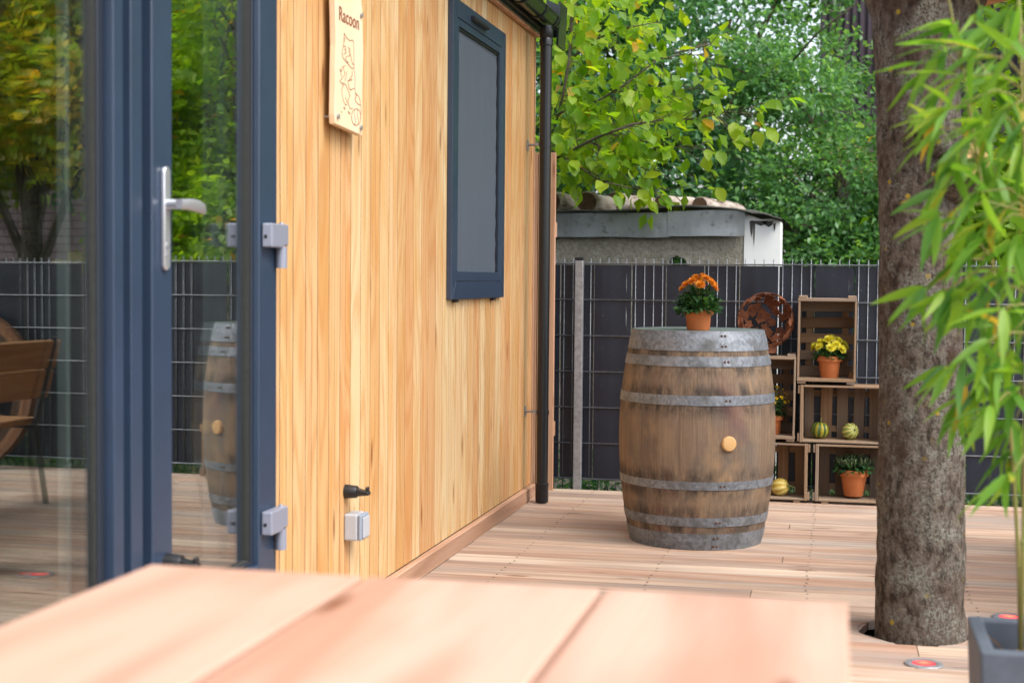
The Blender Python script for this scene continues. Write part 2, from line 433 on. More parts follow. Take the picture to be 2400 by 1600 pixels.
# ------------------------------------------------------------------ builders
class MB:
    def __init__(s): s.v = []; s.f = []
    def add(s, vs, fs):
        b = len(s.v); s.v += [tuple(map(float, p)) for p in vs]; s.f += [tuple(i + b for i in q) for q in fs]; return s
    def box(s, x0, x1, y0, y1, z0, z1):
        return s.add([(x0, y0, z0), (x1, y0, z0), (x1, y1, z0), (x0, y1, z0), (x0, y0, z1), (x1, y0, z1), (x1, y1, z1), (x0, y1, z1)],
                     [(3, 2, 1, 0), (4, 5, 6, 7), (0, 1, 5, 4), (1, 2, 6, 5), (2, 3, 7, 6), (3, 0, 4, 7)])
    def cbox(s, c, d):
        return s.box(c[0] - d[0] / 2, c[0] + d[0] / 2, c[1] - d[1] / 2, c[1] + d[1] / 2, c[2] - d[2] / 2, c[2] + d[2] / 2)
    def prism(s, poly, axis, a, b):
        # poly: 2-d outline in the two other axes (order x,y,z without axis); extruded from a to b
        n = len(poly)
        def P(p, t):
            q = list(p); q.insert(axis, t); return q
        vs = [P(p, a) for p in poly] + [P(p, b) for p in poly]
        fs = [tuple(range(n))[::-1], tuple(range(n, 2 * n))] + [(i, (i + 1) % n, n + (i + 1) % n, n + i) for i in range(n)]
        return s.add(vs, fs)
    def lathe(s, prof, n=32, c=(0, 0, 0), a0=0.0, a1=2 * PI, close=True):
        full = abs(a1 - a0 - 2 * PI) < 1e-6
        m = n if full else n + 1
        vs = []
        for (r, z) in prof:
            for i in range(m):
                a = a0 + (a1 - a0) * i / n
                vs.append((c[0] + r * math.cos(a), c[1] + r * math.sin(a), c[2] + z))
        fs = []
        for j in range(len(prof) - 1):
            for i in range(n):
                i2 = (i + 1) % m
                fs.append((j * m + i, j * m + i2, (j + 1) * m + i2, (j + 1) * m + i))
        if close and full:
            if prof[0][0] > 1e-6: fs.append(tuple(range(m))[::-1])
            if prof[-1][0] > 1e-6: fs.append(tuple((len(prof) - 1) * m + i for i in range(m)))
        return s.add(vs, fs)
    def tube(s, pts, rad, n=8, caps=True):
        pts = [Vector(p) for p in pts]
        if not hasattr(rad, '__len__'): rad = [rad] * len(pts)
        vs = []; up_ = None
        for i, p in enumerate(pts):
            d = (pts[min(i + 1, len(pts) - 1)] - pts[max(i - 1, 0)]).normalized()
            if up_ is None:
                up_ = Vector((0, 0, 1)) if abs(d.z) < .9 else Vector((1, 0, 0))
            a = d.cross(up_).normalized(); b = a.cross(d).normalized(); up_ = b
            for j in range(n):
                t = 2 * PI * j / n
                vs.append(p + (a * math.cos(t) + b * math.sin(t)) * rad[i])
        fs = []
        for i in range(len(pts) - 1):
            for j in range(n):
                j2 = (j + 1) % n
                fs.append((i * n + j, i * n + j2, (i + 1) * n + j2, (i + 1) * n + j))
        if caps:
            fs.append(tuple(range(n))[::-1]); fs.append(tuple((len(pts) - 1) * n + j for j in range(n)))
        return s.add(vs, fs)
    def mesh(s, name, mat=None, smooth=False, fix=True):
        me = bpy.data.meshes.new(name)
        me.from_pydata(s.v, [], s.f)
        if fix:
            bm = bmesh.new(); bm.from_mesh(me); bmesh.ops.recalc_face_normals(bm, faces=bm.faces); bm.to_mesh(me); bm.free()
        if mat is not None: me.materials.append(M[mat] if isinstance(mat, str) else mat)
        if smooth:
            me.polygons.foreach_set('use_smooth', [True] * len(me.polygons))
            if smooth == 'auto':
                me.set_sharp_from_angle(angle=R(40))
        me.update()
        return me
    def build(s, name, mat, parent=None, loc=(0, 0, 0), rot=(0, 0, 0), smooth=False, bevel=0.0, seg=1):
        return link(name, s.mesh(name, mat, smooth), parent, loc, rot, bevel, seg)

def link(name, me, parent=None, loc=(0, 0, 0), rot=(0, 0, 0), bevel=0.0, seg=1, scale=None):
    o = bpy.data.objects.new(name, me)
    COL.objects.link(o)
    o.location = loc; o.rotation_euler = rot
    if scale is not None: o.scale = scale
    o.parent = parent
    if bevel:
        b = o.modifiers.new('bevel', 'BEVEL'); b.width = bevel; b.segments = seg; b.limit_method = 'ANGLE'; b.angle_limit = R(35)
    return o
def tag(o, label=None, cat=None, group=None, kind=None):
    if label: o['label'] = label
    if cat: o['category'] = cat
    if group: o['group'] = group
    if kind: o['kind'] = kind
    return o
def thing(name, loc, label, cat, group=None, rot=(0, 0, 0)):
    o = bpy.data.objects.new(name, None); COL.objects.link(o)
    o.empty_display_size = .1; o.location = loc; o.rotation_euler = rot
    return tag(o, label, cat, group)
def box(name, mat, parent, x0, x1, y0, y1, z0, z1, bevel=0.0, seg=1):
    c = ((x0 + x1) / 2, (y0 + y1) / 2, (z0 + z1) / 2)
    return MB().box(x0 - c[0], x1 - c[0], y0 - c[1], y1 - c[1], z0 - c[2], z1 - c[2]).build(name, mat, parent, c, bevel=bevel, seg=seg)

def leaves(name, pos, dirs, nrm, length, width, mat, parent, fold=.25, kind=None, tint=None, bend=0.0):
    """many leaf-sized faces: pos base, dirs leaf axis, nrm leaf normal (N,3)"""
    N = len(pos)
    pos = np.asarray(pos, float); d = np.asarray(dirs, float); n = np.asarray(nrm, float)
    d /= np.linalg.norm(d, axis=1)[:, None] + 1e-9
    sd_ = np.cross(d, n); sd_ /= np.linalg.norm(sd_, axis=1)[:, None] + 1e-9
    n = np.cross(sd_, d)
    ln = (np.ones(N) * length if np.isscalar(length) else length)[:, None]
    wd_ = (np.ones(N) * width if np.isscalar(width) else width)[:, None]
    V = np.empty((N, 4, 3))
    V[:, 0] = pos
    V[:, 1] = pos + d * ln * .42 + sd_ * wd_ * .5 + n * wd_ * fold
    V[:, 2] = pos + d * ln - n * ln * bend
    V[:, 3] = pos + d * ln * .42 - sd_ * wd_ * .5 + n * wd_ * fold
    b = np.arange(N)[:, None] * 4
    F = np.concatenate([b + np.array([[0, 1, 2]]), b + np.array([[0, 2, 3]])], axis=1).reshape(-1, 3)
    me = bpy.data.meshes.new(name)
    me.vertices.add(N * 4); me.vertices.foreach_set('co', V.ravel())
    me.loops.add(len(F) * 3); me.loops.foreach_set('vertex_index', F.ravel().astype(np.int32))
    me.polygons.add(len(F)); me.polygons.foreach_set('loop_start', np.arange(0, len(F) * 3, 3, dtype=np.int32))
    me.update(calc_edges=True)
    t = rng.random(N) if tint is None else tint
    at_ = me.attributes.new('tint', 'FLOAT', 'FACE')
    at_.data.foreach_set('value', np.repeat(t, 2).astype(np.float32))
    me.materials.append(M[mat])
    o = link(name, me, parent)
    if kind: o['kind'] = kind
    return o

def unit(n):
    v = rng.normal(size=(n, 3)); return v / np.linalg.norm(v, axis=1)[:, None]

# ================================================================== SETTING
gm = MB()
NG = 40
for i in range(NG + 1):
    for j in range(NG + 1):
        x = (i / NG - .5) * 2; y = (j / NG - .5) * 2
        X = math.copysign(abs(x) ** 2.2, x) * 300; Y = math.copysign(abs(y) ** 2.2, y) * 300
        gm.v.append((X, Y, -.30 + .03 * noise.noise((X * .3, Y * .3, 0))))
for i in range(NG):
    for j in range(NG):
        a = i * (NG + 1) + j
        gm.f.append((a, a + NG + 1, a + NG + 2, a + 1))
tag(gm.build('ground', 'ground'), kind='structure')

# ---- deck: reeded larch boards running out from the house wall, with a round hole for the tree
deck = MB()
for jx in np.arange(.3, 5.6, .6):
    deck.box(jx - .03, jx + .03, -1.6, 8.0, -.16, -.034)
deck = tag(deck.build('deck', 'room'), kind='structure')
HOLE = (1.868, 5.058, .184)
BW, GAP, BT = .137, .007, .030
def board_profile():
    pts = []
    n = 11
    for i in range(n):
        y0 = -BW / 2 + BW * i / n; w = BW / n
        for (t, z) in ((.10, -.0038), (.28, 0), (.72, 0), (.90, -.0038)):
            pts.append((y0 + w * t, z))
    return [(-BW / 2, -.004)] + pts + [(BW / 2, -.004), (BW / 2, -BT), (-BW / 2, -BT)]
PROF = board_profile()
def board_mesh(x0f, x1f, yc):
    m = MB(); n = len(PROF)
    vs = [(x0f(yc + p[0]), p[0], p[1]) for p in PROF] + [(x1f(yc + p[0]), p[0], p[1]) for p in PROF]
    m.add(vs, [tuple(range(n)), tuple(range(2 * n - 1, n - 1, -1))] + [(i, n + i, n + (i + 1) % n, (i + 1) % n) for i in range(n)])
    me_ = m.mesh('board', 'deck')
    me_.materials.append(M['deck_edge'])
    for p_ in me_.polygons:
        if abs(p_.normal.y) > .9 and abs(p_.center.y) > BW / 2 - .001: p_.material_index = 1
    return me_
M['deck_edge'] = plain('deck_edge', (.16, .095, .06), .8)
XL, XR = .032, 5.6
yb = 8.045 - BW / 2
k_ = 0
brd = random.Random(5)
std = {}
while yb > -1.6:
    joints = [1.39 + .9 * ((k_ * 2) % 3) * .66 if k_ % 2 == 0 else 2.75, 4.3]
    if 17 <= k_ <= 23: joints = [1.30 if k_ % 2 else 2.55, 4.3]
    xs = [XL] + joints + [XR]
    for a, b in zip(xs[:-1], xs[1:]):
        a2, b2 = a + (.002 if a > XL else 0), b - .002
        hx, hy, hr = HOLE
        near = abs(yb - hy) < hr + BW / 2 and a2 < hx - hr and b2 > hx + hr
        dz = brd.uniform(-.0012, .0012)
        if not near:
            key = (round(a2, 3), round(b2, 3))
            if key not in std:
                std[key] = board_mesh(lambda y: a2 - (a2 + b2) / 2, lambda y: b2 - (a2 + b2) / 2, 0)
            link('board', std[key], deck, ((a2 + b2) / 2, yb, dz))
        else:
            e1 = lambda y: hx - math.sqrt(max(0, hr * hr - (y - hy) ** 2)) - .0015
            e2 = lambda y: hx + math.sqrt(max(0, hr * hr - (y - hy) ** 2)) + .0015
            link('board', board_mesh(lambda y: a2, e1, yb), deck, (0, yb, dz))
            link('board', board_mesh(e2, lambda y: b2, yb), deck, (0, yb, dz))
    yb -= BW + GAP; k_ += 1

scw = MB()
rs_ = random.Random(8)
yb = 8.045 - BW / 2
while yb > 1.5:
    for jx in np.arange(.3, 5.6, .6):
        for dy in (-.042, .042):
            x_, y_ = jx + rs_.uniform(-.008, .008), yb + dy + rs_.uniform(-.003, .003)
            if (x_ - HOLE[0]) ** 2 + (y_ - HOLE[1]) ** 2 < (HOLE[2] + .01) ** 2: continue
            scw.lathe([(.0048, .0006), (.0044, .0018), (.001, .0020)], 8, (x_, y_, 0), close=False)
    yb -= BW + GAP
scw.build('screws', plain('screw_heads', (.10, .085, .075), .5, .6), deck)['kind'] = 'stuff'

# ================================================================== TINY HOUSE
house = thing('tiny_house', (0, 0, 0), 'small house clad in vertical larch planks with anthracite glass door', 'house')
HY1 = 7.73
def hb(name, mat, *a, **k): return box(name, mat, house, *a, **k)
# shell
wall = MB()
wall.box(-.16, -.024, 4.10, HY1, .20, 2.47)
wall.box(-2.5, -.16, HY1 - .14, HY1, .20, 2.47)
wall.box(-2.5, -2.36, .2, HY1 - .14, .20, 2.47)
wall.box(-2.36, -.024, .2, .34, .20, 2.47)
wall.box(-.16, -.024, .34, 2.04, .20, 2.47)
wall.box(-.16, -.024, 2.04, 4.10, 2.33, 2.47)
wall = wall.build('wall', 'room', house)
hb('floor', 'room', -2.36, -.164, .34, HY1 - .14, .13, .22)
hb('ceiling', 'room', -2.36, -.164, .34, HY1 - .14, 2.42, 2.466)
hb('inner_wall', 'room', -2.34, -2.30, .36, HY1 - .2, .22, 2.42)
hb('inner_wall', 'room', -2.30, -.17, 4.35, 4.40, .22, 2.42)
# dark block stands in for the chassis shadow under the house
hb('underfloor_shadow', 'room', -2.5, -.05, .2, HY1 - .05, -.28, .12)
roof = MB()
roof.prism([(-2.72, 2.475), (.055, 2.475), (.055, 2.62), (-2.72, 2.95)], 1, .1, 7.80)
roof = roof.build('roof', 'black', house)
hb('eaves_trim', 'post', .004, .030, .2, HY1 - .01, 2.447, 2.474, bevel=.002)
hb('fascia_board', 'gutterm', .031, .041, .2, 7.78, 2.456, 2.60, bevel=.002)
# planks
PW = .1066
prof = [(-PW / 2 + .0042, -.016), (-PW / 2 + .0002, -.016), (-PW / 2 + .0002, -.022), (-PW / 2 + .0042, -.0016), (-PW / 2 + .0058, 0), (-.0040, 0), (-.0026, -.0014), (-.0026, -.010), (.0026, -.010), (.0026, -.0014), (.0040, 0),
        (PW / 2 - .0058, 0), (PW / 2 - .0042, -.0016), (PW / 2 - .0042, -.016), (PW / 2 - .0002, -.016), (PW / 2 - .0002, -.022)]
Z0, Z1 = .072, 2.452
pm = MB().prism([(p[1], p[0]) for p in prof], 2, Z0 - 1.2, Z1 - 1.2).mesh('plank', 'larch')
prof2 = [p for p in prof if p[0] < -.0023] + [(-.0022, -.022)]
pm_half = MB().prism([(p[1], p[0]) for p in [(-PW / 2 + .0042, -.016), (-PW / 2 + .0002, -.016), (-PW / 2 + .0002, -.022), (-PW / 2 + .0042, -.0016), (-PW / 2 + .0058, 0), (PW / 2 - .0058, 0), (PW / 2 - .0042, -.0016), (PW / 2 - .0042, -.016), (PW / 2 - .0002, -.016), (PW / 2 - .0002, -.022)]], 2, Z0 - 1.2, Z1 - 1.2).mesh('plank', 'larch')
M['larch_edge'] = plain('larch_edge', (.20, .105, .05), .8)
for me_ in (pm, pm_half):
    me_.materials.append(M['larch_edge'])
    for p_ in me_.polygons:
        if abs(p_.normal.y) > .8: p_.material_index = 1
y = 4.079 - PW / 2
while y < HY1 - .04:
    link('plank', pm if random.random() < .45 else pm_half, wall, (0, y, 1.2))
    y += PW
y = 2.04 - PW / 2
while y > .25:
    link('plank', pm_half, wall, (0, y, 1.2)); y -= PW
box('corner_board', 'post', house, -.03, -.002, HY1 + .004, HY1 + .02, .075, 2.45)
# reeded skirting board
sk_p = [(.003, -.002), (.003, .070), (.022, .070)]
for i in range(7):
    z = .064 - i * .009
    sk_p += [(.027, z), (.027, z - .0048), (.0215, z - .0062), (.0215, z - .0078)]
sk_p += [(.027, -.002)]
MB().prism(sk_p, 1, 4.09, 7.70).build('skirting_board', 'skirt', house)

# ---- window with insect screen
win = MB()
wy0, wy1, wz0, wz1 = 5.94, 6.92, 1.078, 2.335
fx0, fx1, bdr = .002, .024, .075
win.prism([(wy0, wz0), (wy1, wz0), (wy1 - bdr, wz0 + bdr), (wy0 + bdr, wz0 + bdr)], 0, fx0, fx1)
win.prism([(wy0, wz1), (wy1, wz1), (wy1 - bdr, wz1 - bdr), (wy0 + bdr, wz1 - bdr)], 0, fx0, fx1)
win.prism([(wy0, wz0 + .0006), (wy0 + bdr, wz0 + bdr + .0006), (wy0 + bdr, wz1 - bdr - .0006), (wy0, wz1 - .0006)], 0, fx0, fx1 - .0004)
win.prism([(wy1, wz0 + .0006), (wy1 - bdr, wz0 + bdr + .0006), (wy1 - bdr, wz1 - bdr - .0006), (wy1, wz1 - .0006)], 0, fx0, fx1 - .0004)
window = win.build('window', 'anth', house, bevel=.0015)
tag(window, 'anthracite window with a grey insect screen')
a, b, c_, d_ = wy0 + bdr + .002, wy1 - bdr - .002, wz0 + bdr + .002, wz1 - bdr - .002
sf = MB(); q = .03
sf.box(.004, .021, a, a + q, c_, d_).box(.004, .021, b - q, b, c_, d_).box(.004, .0208, a + q, b - q, c_, c_ + q + .012).box(.004, .0208, a + q, b - q, d_ - q, d_)
sf.build('screen_frame', 'anth', window, bevel=.001)
sm = MB(); ny, nz = 26, 30
for j in range(nz + 1):
    for i in range(ny + 1):
        yy = a + q + (b - a - 2 * q) * i / ny; zz = c_ + q + .012 + (d_ - c_ - 2 * q - .012) * j / nz
        e = min(i, ny - i, j, nz - j) / 4
        sm.v.append((.006 + .0012 * min(1, e) * noise.noise((yy * 9, zz * 5, 3)) + (.0015 * math.sin(j * 2.1) if i > ny - 3 else 0), yy, zz))
for j in range(nz):
    for i in range(ny):
        p = j * (ny + 1) + i; sm.f.append((p, p + 1, p + ny + 2, p + ny + 1))
sm.build('insect_screen', 'screen', window, smooth=True)
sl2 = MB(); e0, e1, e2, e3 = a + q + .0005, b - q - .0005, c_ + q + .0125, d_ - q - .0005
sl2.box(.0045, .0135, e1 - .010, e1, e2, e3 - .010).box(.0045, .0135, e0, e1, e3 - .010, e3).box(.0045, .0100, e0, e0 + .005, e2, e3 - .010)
sl2.build('shadow_strip', 'black', window)  # black strips imitate the shadow line along the screen's edges
hz = wz1 - .042
hd = MB().prism([(.024, hz - .011), (.046, hz - .008), (.046, hz + .006), (.034, hz + .010), (.024, hz + .011)], 1, 6.235, 6.50)
hd.build('latch_handle', 'black', window, bevel=.002)
for yy in (6.03, 6.72):
    MB().box(.003, .020, yy, yy + .045, wz0 - .012, wz0 - .0005).build('drain_cap', 'black', window)

# ---- door and fixed glazing
DX = .014
def ring(mb, y0, y1, z0, z1, w, x0, x1, wr=None):
    wr = wr or w
    mb.box(x0, x1, y0, y0 + w, z0, z1); mb.box(x0, x1, y1 - wr, y1, z0, z1)
    mb.box(x0, x1 - .0003, y0 + w, y1 - wr, z0, z0 + w); mb.box(x0, x1 - .0003, y0 + w, y1 - wr, z1 - w, z1)
DZ0, DZ1 = .245, 2.32
leaf = MB()
ly0, ly1 = 3.226, 4.016
ring(leaf, ly0, ly1, DZ0, DZ1, .107, -.055, DX, .132)
door = leaf.build('door', 'anth', house, bevel=.003)
gy0, gy1, gz0, gz1 = ly0 + .107, ly1 - .132, DZ0 + .107, DZ1 - .107
bead = MB(); ring(bead, gy0 + .0005, gy1 - .0005, gz0 + .0005, gz1 - .0005, .010, -.050, -.004)
bead.build('glazing_bead', 'anth_dark', door, bevel=.002)
gk = MB(); ring(gk, gy0 + .0105, gy1 - .0105, gz0 + .0105, gz1 - .0105, .004, -.049, -.010)
gk.build('gasket', 'gasket', door)
for xg in (-.020, -.046):
    MB().box(xg - .004, xg, gy0 + .013, gy1 - .013, gz0 + .013, gz1 - .013).build('glass_pane', 'glass', door)
# mullion between door and fixed light: stepped profile with a dark joint
mu = MB()
mu.prism([(-.10, 3.041), (.010, 3.041), (.012, 3.043), (.012, 3.085), (.010, 3.087), (-.014, 3.087), (-.014, 3.124), (.010, 3.124), (.012, 3.126), (.012, 3.178), (.009, 3.181), (-.06, 3.181), (-.10, 3.181)], 2, .15, 2.34)
mu.build('mullion', 'anth', house)
hb('door_joint', 'black', -.07, -.045, 3.183, 3.224, .2, 2.34)
lint = MB().box(-.06, .010, 3.184, 4.10, 2.327, 2.45); lint.build('door_head', 'anth', house, bevel=.002)
hb('threshold', 'anth', -.06, .022, 2.05, 4.078, .12, .238, bevel=.003)
# handle
hx = DX
h = MB()
yc, zc = 3.286, 1.305
plate = []
for i in range(24):
    t = 2 * PI * i / 24
    plate.append((yc + .0165 * math.cos(t), zc + (.108 if math.sin(t) >= 0 else -.108) + .0165 * math.sin(t)))
h.prism(plate, 0, hx, hx + .011)
handle = h.build('handle', 'silver', door, smooth='auto', bevel=.003, seg=2)
lv = MB(); zl = zc + .034
lv.tube([(hx + .010, yc, zl), (hx + .045, yc, zl)], [.0125, .0115], 14)
pts, rad = [], []
path = [(hx + .046, yc - .012, zl), (hx + .050, yc + .02, zl + .001), (hx + .052, yc + .05, zl + .001), (hx + .051, yc + .085, zl - .001), (hx + .049, yc + .115, zl - .005), (hx + .046, yc + .130, zl - .008)]
sec = [(.0095, .012), (.0095, .013), (.009, .0145), (.009, .0145), (.0085, .0135), (.006, .011)]
n_ = 14; vs = []; fs = []
for p, (ra, rb) in zip(path, sec):
    for j in range(n_):
        t = 2 * PI * j / n_
        vs.append((p[0] + ra * math.copysign(abs(math.cos(t)) ** .7, math.cos(t)), p[1], p[2] + rb * math.copysign(abs(math.sin(t)) ** .7, math.sin(t))))
for i in range(len(path) - 1):
    for j in range(n_): fs.append((i * n_ + j, i * n_ + (j + 1) % n_, (i + 1) * n_ + (j + 1) % n_, (i + 1) * n_ + j))
fs += [tuple(range(n_))[::-1], tuple((len(path) - 1) * n_ + j for j in range(n_))]
lv.add(vs, fs)
lv.build('lever', 'silver', handle, smooth='auto')
cy = MB().tube([(hx + .010, yc, zc - .066), (hx + .0135, yc, zc - .066)], .0085, 14).box(hx + .010, hx + .0132, yc - .0045, yc + .0045, zc - .090, zc - .066)
cy.build('lock_cylinder', 'steel', handle)
# hinges
def hinge(z):
    m = MB()
    y0 = 3.897
    m.prism([(y0, z - .034), (y0 + .085, z - .034), (y0 + .092, z - .028), (y0 + .128, z - .028), (y0 + .128, z + .034), (y0, z + .034)], 0, DX + .002, DX + .034)
    hg = m.build('hinge', 'hingem', door, bevel=.006, seg=2)
    MB().tube([(DX + .018, y0 + .110, z - .092), (DX + .018, y0 + .110, z - .030)], .0165, 16).build('hinge_barrel', 'hingem', hg, smooth='auto')
    MB().tube([(DX + .018, y0 + .110, z + .0335), (DX + .018, y0 + .110, z + .040)], .007, 10).build('hinge_pin', 'silver', hg, smooth='auto')
    MB().tube([(DX + .014, y0 - .0012, z - .004), (DX + .014, y0 + .003, z - .004)], .0055, 10).build('screw_hole', 'black', hg)
for z in (1.284, .468): hinge(z)
# door catch on the leaf and its twin on the wall
def catch(parent, y, z, x):
    m = MB().tube([(x, y, z), (x + .006, y, z), (x + .038, y, z), (x + .042, y, z)], [.024, .024, .021, .019], 16)
    c = m.build('door_catch', 'black', parent, smooth='auto')
    m = MB().prism([(x + .026, z - .015), (x + .085, z - .010), (x + .085, z + .002), (x + .040, z + .012), (x + .026, z + .012)], 1, y - .014, y + .014)
    m.box(x + .072, x + .082, y - .010, y + .010, z + .002, z + .018)
    m.build('catch_arm', 'black', c, bevel=.003)
catch(door, 3.300, .468, DX)
catch(house, 4.668, .452, .001)
# outdoor socket
sb = box('socket_box', 'socket', house, .001, .048, 4.652, 4.735, .288, .378, bevel=.006, seg=2)
box('socket_rim', 'socketlid', sb, -.0245 + .0495, -.0245 + .062, -.041, .041, -.044, .044, bevel=.005, seg=2)
box('socket_lid', 'socket', sb, .0378, .044, -.032, .032, -.036, .034, bevel=.004, seg=2)
# fixed glazing
fixm = MB(); ring(fixm, 2.05, 3.039, DZ0, DZ1, .028, -.075, -.011)
fixed = fixm.build('fixed_window', 'anth_dark', house, bevel=.002)
gk = MB(); ring(gk, 2.079, 3.010, DZ0 + .029, DZ1 - .029, .006, -.074, -.016); gk.build('gasket', 'gasket', fixed)
PANE_Z, PANE_X = R(1.15), R(-.12)
for xg in (-.030, -.056):
    m = MB().box(-.002, .002, -.463, .463, -.98, .98).build('glass_pane', 'glass', fixed, (xg - .006, 2.5445, (DZ0 + DZ1) / 2), (0, PANE_X, -PANE_Z))
# pale curtain edge inside the fixed light, pale door reveal
hb('door_reveal', 'reveal', -.158, -.075, 3.888, 4.098, .24, 2.33)
hb('window_reveal', 'reveal', -.100, -.078, 2.99, 3.039, .24, 2.33)

# ---- gutter and downpipe
gx, gz, gr_ = .094, 2.530, .051
gp = []
for i in range(15):
    t = PI + PI * i / 14; gp.append((gx + gr_ * math.cos(t), gz + gr_ * math.sin(t)))
gp += [(gx + gr_ + .006, gz + .004), (gx + gr_ + .002, gz + .008)]
for i in range(15):
    t = 2 * PI - PI * i / 14; gp.append((gx + (gr_ - .004) * math.cos(t), gz + (gr_ - .004) * math.sin(t)))
gut = MB().prism(gp, 1, .1, 7.66).build('gutter', 'gutterm', house, smooth='auto')
gc = MB().prism([(gx + (gr_ + .003) * math.cos(PI + PI * i / 14), gz + (gr_ + .003) * math.sin(PI + PI * i / 14)) for i in range(15)], 1, 7.655, 7.675)
gc.build('gutter_end', 'gutterm', gut)
for yy in (3.9, 4.5, 5.1, 5.7, 6.3, 6.9, 7.30, 7.60):
    bp = [(gx + (gr_ + .005) * math.cos(PI + PI * i / 14), gz + (gr_ + .005) * math.sin(PI + PI * i / 14)) for i in range(15)]
    bp += [(gx + (gr_ + .0012) * math.cos(2 * PI - PI * i / 14), gz + (gr_ + .0012) * math.sin(2 * PI - PI * i / 14)) for i in range(15)]
    MB().prism(bp, 1, yy - .013, yy + .013).build('gutter_bracket', 'black', gut, smooth='auto')
vf = MB().prism([(.043, 2.45), (.118, 2.46), (.128, 2.62), (.045, 2.66)], 1, 7.782, 7.80)
vf.prism([(.116, 2.40), (.128, 2.40), (.138, 2.63), (.126, 2.63)], 1, 7.70, 7.90)
vf.build('verge_flashing', 'gutterm', house)
PX, PY, PR = .104, 7.497, .030
dp = MB().tube([(PX, PY, .012), (PX, PY, 2.47)], PR, 28).build('downpipe', 'pipe', house, smooth='auto')
MB().lathe([(PR + .0005, .0), (PR + .004, .004), (PR + .004, .085), (PR + .006, .088), (PR + .006, .098), (PR + .0005, .10)], 28, (PX, PY, .006), close=False).build('pipe_socket', 'pipe', dp, smooth='auto')
MB().lathe([(PR + .0005, 0), (PR + .005, .004), (PR + .005, .035), (PR + .002, .040), (PR + .005, .046), (PR + .005, .085), (PR + .0005, .09)], 28, (PX, PY, 2.365), close=False).build('pipe_collar', 'pipe', dp, smooth='auto')
for z in (1.862, .475):
    c = MB().lathe([(PR + .0004, -.012), (PR + .003, -.012), (PR + .003, .012), (PR + .0004, .012)], 28, (PX, PY, z), close=False).build('pipe_clamp', 'pipe', dp, smooth='auto')
    m = MB().box(.003, .008, PY + .02, PY + .045, z - .028, z + .028).tube([(.006, PY + .03, z), (PX - PR, PY + .01, z)], .006, 8)
    m.box(PX - PR - .022, PX - PR - .004, PY + .003, PY + .02, z - .008, z + .010)
    m.build('clamp_bracket', 'steel', c)

# ================================================================== SIGN
sg = thing('wooden_sign', (.02, 4.55, 1.85), 'pale wooden sign with bark edges reading Racoon above a burnt raccoon drawing', 'sign')
def sp_(px, py, x=.045):
    p = on_x(px, py, x); return (p[1] - 4.55, p[2] - 1.85)
outl = []
left = [(-.118, .262), (-.125, .20), (-.117, .13), (-.112, .05), (-.116, -.02), (-.118, -.10), (-.121, -.17), (-.116, -.200)]
right = [(.150, -.212), (.157, -.16), (.152, -.09), (.155, -.01), (.160, .07), (.150, .14), (.146, .205), (.120, .270)]
outl = left + right
b_ = MB().prism(outl, 0, .002, .024).build('board', 'signw', sg, bevel=.003, seg=2)
fx = .0243
def stroke(mb, pts, w=.0011):
    for (p, q) in zip(pts[:-1], pts[1:]):
        d = Vector((q[0] - p[0], q[1] - p[1]))
        if d.length < 1e-5: continue
        nrm = Vector((-d.y, d.x)).normalized() * w; e = d.normalized() * w * .6
        a_, c2 = Vector(p) - e, Vector(q) + e
        quad = [a_ + nrm, a_ - nrm, c2 - nrm, c2 + nrm]
        mb.add([(fx, v_[0], v_[1]) for v_ in quad] + [(fx + .0006, v_[0], v_[1]) for v_ in quad],
               [(0, 1, 2, 3), (7, 6, 5, 4), (0, 4, 5, 1), (1, 5, 6, 2), (2, 6, 7, 3), (3, 7, 4, 0)])
def cr(pts): return [sp_(740 + x / 4.75, y / 4.75) for x, y in pts]
dr = MB()
for pl in ([(315, 470), (318, 372), (350, 430), (390, 460), (405, 448), (422, 458), (425, 500), (427, 600), (428, 700), (432, 755), (405, 765), (360, 715), (330, 680), (303, 645), (293, 590), (300, 560), (312, 510), (315, 470)],
           [(326, 420), (318, 470)], [(312, 515), (335, 520), (340, 590), (312, 605)], [(362, 525), (384, 560), (382, 615), (358, 635)], [(325, 540), (328, 570)], [(370, 560), (372, 590)],
           [(345, 620), (335, 650), (350, 690), (368, 700)], [(385, 600), (402, 680), (412, 715), (428, 730)], [(425, 770), (436, 830), (440, 900), (437, 960), (441, 1040), (437, 1110)],
           [(408, 790), (408, 840), (385, 880), (355, 915)], [(365, 930), (370, 975), (390, 1005), (430, 985)], [(372, 900), (410, 890)], [(360, 1000), (382, 1065), (362, 1120), (372, 1180), (390, 1218), (415, 1205)],
           [(330, 735), (295, 750), (290, 800), (270, 770), (285, 830), (300, 870), (268, 905), (290, 930), (310, 950), (292, 990), (296, 1050), (305, 1110), (325, 1160), (350, 1170)],
           [(300, 920), (340, 950), (355, 1000)], [(330, 1080), (345, 1130), (358, 1150)], [(310, 760), (325, 820), (315, 860)], [(345, 800), (340, 860), (325, 900)], [(308, 1195), (325, 1222)], [(322, 1190), (330, 1215)], [(362, 1240), (375, 1270)], [(378, 1250), (385, 1275)],
           [(441, 1035), (480, 1075), (498, 1130), (502, 1175), (470, 1160), (438, 1115)], [(455, 1060), (448, 1100)], [(505, 1180), (508, 1260), (500, 1330)], [(285, 1240), (295, 1262)]):
    stroke(dr, cr(pl))
el = [(452 + 52 * math.cos(t), 1305 + 92 * math.sin(t)) for t in np.linspace(0, 2 * PI, 28)]
stroke(dr, cr(el))
for s_ in (-.3, .35):
    stroke(dr, cr([(452 + 52 * s_ + 8 * math.sin(t * 3), 1305 + 80 * t) for t in np.linspace(-1, 1, 9)]), .0007)
dr.build('burnt_drawing', 'ink', sg)
